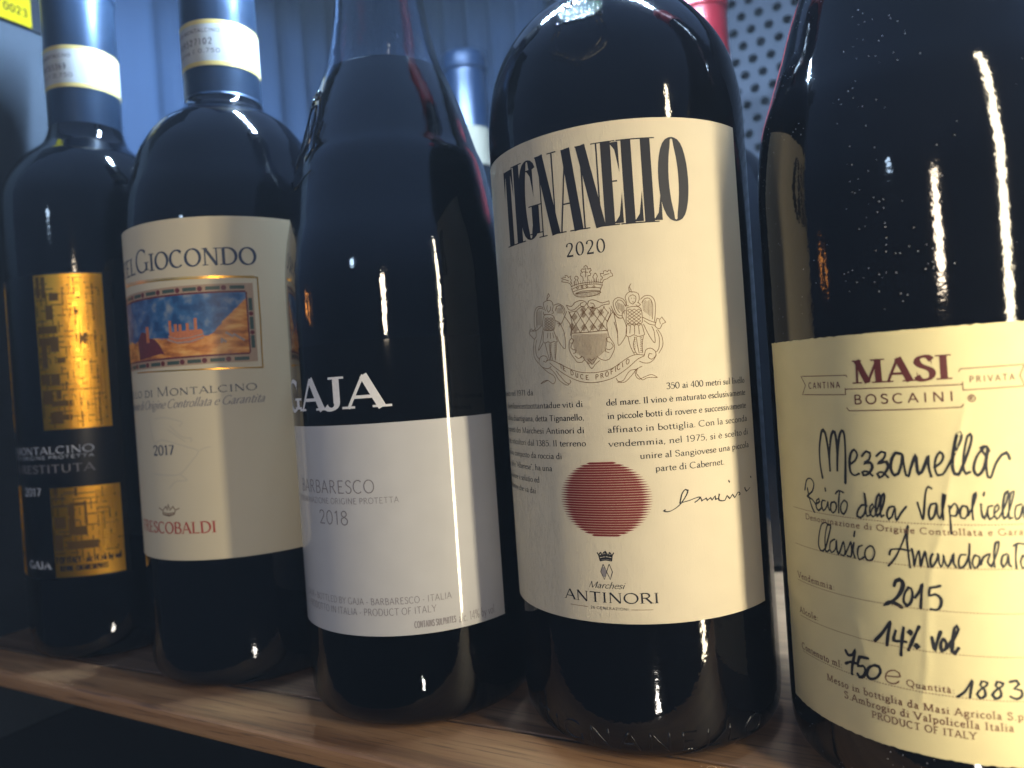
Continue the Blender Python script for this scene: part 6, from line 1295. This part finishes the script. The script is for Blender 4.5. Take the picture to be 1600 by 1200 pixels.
board('side_panel', [(-.387, .13), (-.3815, .13), (-.3815, .505), (-.387, .505)], -.50, -.0485, M['black'], 0)
board('upper_rail', [(-.3812, .13), (-.3805, .13), (-.3805, .2345), (-.3812, .2345)], .302, .50, M['black'], .0006)
# perforated steel back panel with real holes on a staggered grid
def perforated():
    V_, F_ = [], []
    pit = .0112; rw = pit * .866; hr = .0030; n_ = .50
    u = -.33; row = 0
    K = 12
    z = .0
    rows = int(.46 / rw)
    cols = int(.56 / pit)
    for r in range(rows):
        for c in range(cols):
            cu = -.205 + c * pit + (pit / 2 if r % 2 else 0); cz = .004 + r * rw
            b = len(V_)
            for k in range(K):
                a = 2 * math.pi * k / K
                V_.append(P(cu + hr * math.cos(a), n_, cz + hr * math.sin(a)))
            for k in range(K):
                a = 2 * math.pi * k / K
                # outer boundary: hexagonal cell of the grid
                h = pit / 2 / math.cos(((a + math.pi / 6) % (math.pi / 3)) - math.pi / 6)
                V_.append(P(cu + h * math.cos(a), n_, cz + h * math.sin(a)))
            for k in range(K):
                a = 2 * math.pi * k / K
                V_.append(P(cu + hr * math.cos(a), n_ + .0012, cz + hr * math.sin(a)))
            for k in range(K):
                k2 = (k + 1) % K
                F_.append((b + k, b + K + k, b + K + k2, b + k2))
                F_.append((b + k2, b + 2 * K + k2, b + 2 * K + k, b + k))
    o = from_py('perforated_panel', V_, F_, M['perf'], unit)
    return o
perforated()
# ribbed back sheet and side pleats, added to mimic blue lens flare streaks
def ribbed():
    V_, F_ = [], []
    n = 170
    for i in range(n + 1):
        u = -.3815 + (-.2106 + .3815) * i / n
        d = .0035 * (.5 + .5 * math.cos(2 * math.pi * (u + .38) / .021)) ** 2
        V_ += [tuple(P(u, .4985 - d, 0)), tuple(P(u, .4985 - d, .5)), tuple(P(u, .504, 0)), tuple(P(u, .504, .5))]
    for i in range(n):
        a = 4 * i
        F_ += [(a, a + 4, a + 5, a + 1), (a + 2, a + 3, a + 7, a + 6), (a + 1, a + 5, a + 7, a + 3), (a, a + 2, a + 6, a + 4)]
    from_py('flare_streak_ribs', V_, F_, M['flare_blue'], unit, True)
    V_, F_ = [], []  # side pleats, also shaped after the flare streaks
    n = 230
    for i in range(n + 1):
        w = .240 + (.4985 - .240) * i / n
        d = .0005 + .006 * (.5 + .5 * math.sin(2 * math.pi * w / .034 + 1.2 * math.sin(w * 60))) ** 1.5
        V_ += [tuple(P(-.3815 + d, w, 0)), tuple(P(-.3815 + d, w, .5)), tuple(P(-.3813, w, 0)), tuple(P(-.3813, w, .5))]
    for i in range(n):
        a = 4 * i
        F_ += [(a, a + 4, a + 5, a + 1), (a + 1, a + 5, a + 7, a + 3), (a, a + 2, a + 6, a + 4)]
    from_py('flare_streak_pleats', V_, F_, M['flare_blue'], unit, True)
ribbed()
board('backing_panel', [(-.387, .512), (.36, .512), (.36, .516), (-.387, .516)], -.02, .50, M['black'], 0)

# yellow price sticker with a four digit number
M['sticker_ink'] = simple('sticker_ink', (.004, .004, .005), rough=.9, spec=.0)
def sticker():
    a, b = .196, .2212; z0, z1 = .3028, .3190
    vs = []
    for off in (.0008, .0011):
        for n_, z in ((a, z0), (b, z0), (b, z1), (a, z1)):
            vs.append(P(-.3805 + off, n_, z))
    o = from_py('price_sticker', vs, [(4, 5, 6, 7), (0, 1, 5, 4), (1, 2, 6, 5), (2, 3, 7, 6), (3, 0, 4, 7)], M['yellow'])
    o['label'] = 'yellow sticker reading 0023 on the dark rail in the top left corner'; o['category'] = 'sticker'
    V_, F_ = [], []
    class Flat(Print):
        def add(self, pp, faces):
            b_ = len(self.v); o_ = .0013 + .000004 * (self.n % 7); self.n += 1
            self.v += [P(-.3805 + o_, s / 1000, h / 1000) for s, h in pp]
            self.f += [tuple(b_ + i for i in f) for f in faces]
    p = Flat('A', 0)
    text(p, '0023', 'sansb', 0, 208.0, 4, 219.0, 307.4, 3.9)
    from_py('sticker_number', p.v, p.f, M['sticker_ink'], o)
sticker()

# ------------------------------------------------------------------ cool light strip above the necks
def led_strip():
    t = thing('light_strip', 'aluminium light strip with small cool white lamps above the bottle necks', 'light strip', tuple(P(0, LED_N, LED_Z)), rz=-rad(27.5))
    def boxm(name, x0, x1, y0, y1, z0, z1, mat, par):
        vs = [(x, y, z) for z in (z0, z1) for x, y in ((x0, y0), (x1, y0), (x1, y1), (x0, y1))]
        return from_py(name, vs, [(3, 2, 1, 0), (4, 5, 6, 7), (0, 1, 5, 4), (1, 2, 6, 5), (2, 3, 7, 6), (3, 0, 4, 7)], mat, par)
    boxm('channel', -.272, .02, -.007, .007, .0012, .006, M['alu'], t)
    em, nt, b = new_mat('cool_led')
    b.inputs['Emission Color'].default_value = (.52, .74, 1.0, 1)
    b.inputs['Emission Strength'].default_value = LED_E
    me = None
    for i in range(23):
        x = -.262 + i * .0122
        if me is None:
            o = boxm('lamp', -.0025, .0025, -.0025, .0025, -.0001, .0010, em, t); me = o.data
        else:
            o = bpy.data.objects.new('lamp', me); COL.objects.link(o); o.parent = t
        o.location = (x, 0, 0)
LED_N, LED_Z, LED_E = .230, .360, 5000
led_strip()

# ------------------------------------------------------------------ thin volume added to stand in for lens glare, lit by the strip light
def glare_haze():
    x0, x1, y0, y1, z0, z1 = -1.5, 1.2, -1.2, 1.0, -1.05, .56
    vs = [(x, y, z) for z in (z0, z1) for x, y in ((x0, y0), (x1, y0), (x1, y1), (x0, y1))]
    mt = bpy.data.materials.new('glare_haze_volume'); mt.use_nodes = True
    nt = mt.node_tree; nt.nodes.clear()
    out = nt.nodes.new('ShaderNodeOutputMaterial'); v = nt.nodes.new('ShaderNodeVolumePrincipled')
    v.inputs['Color'].default_value = (.78, .88, 1.0, 1)
    v.inputs['Density'].default_value = GLARE_DENSITY
    v.inputs['Anisotropy'].default_value = 0.0
    nt.links.new(v.outputs[0], out.inputs['Volume'])
    o = from_py('glare_haze', vs, [(3, 2, 1, 0), (4, 5, 6, 7), (0, 1, 5, 4), (1, 2, 6, 5), (2, 3, 7, 6), (3, 0, 4, 7)], mt)
    o['kind'] = 'stuff'
GLARE_DENSITY = .026
glare_haze()
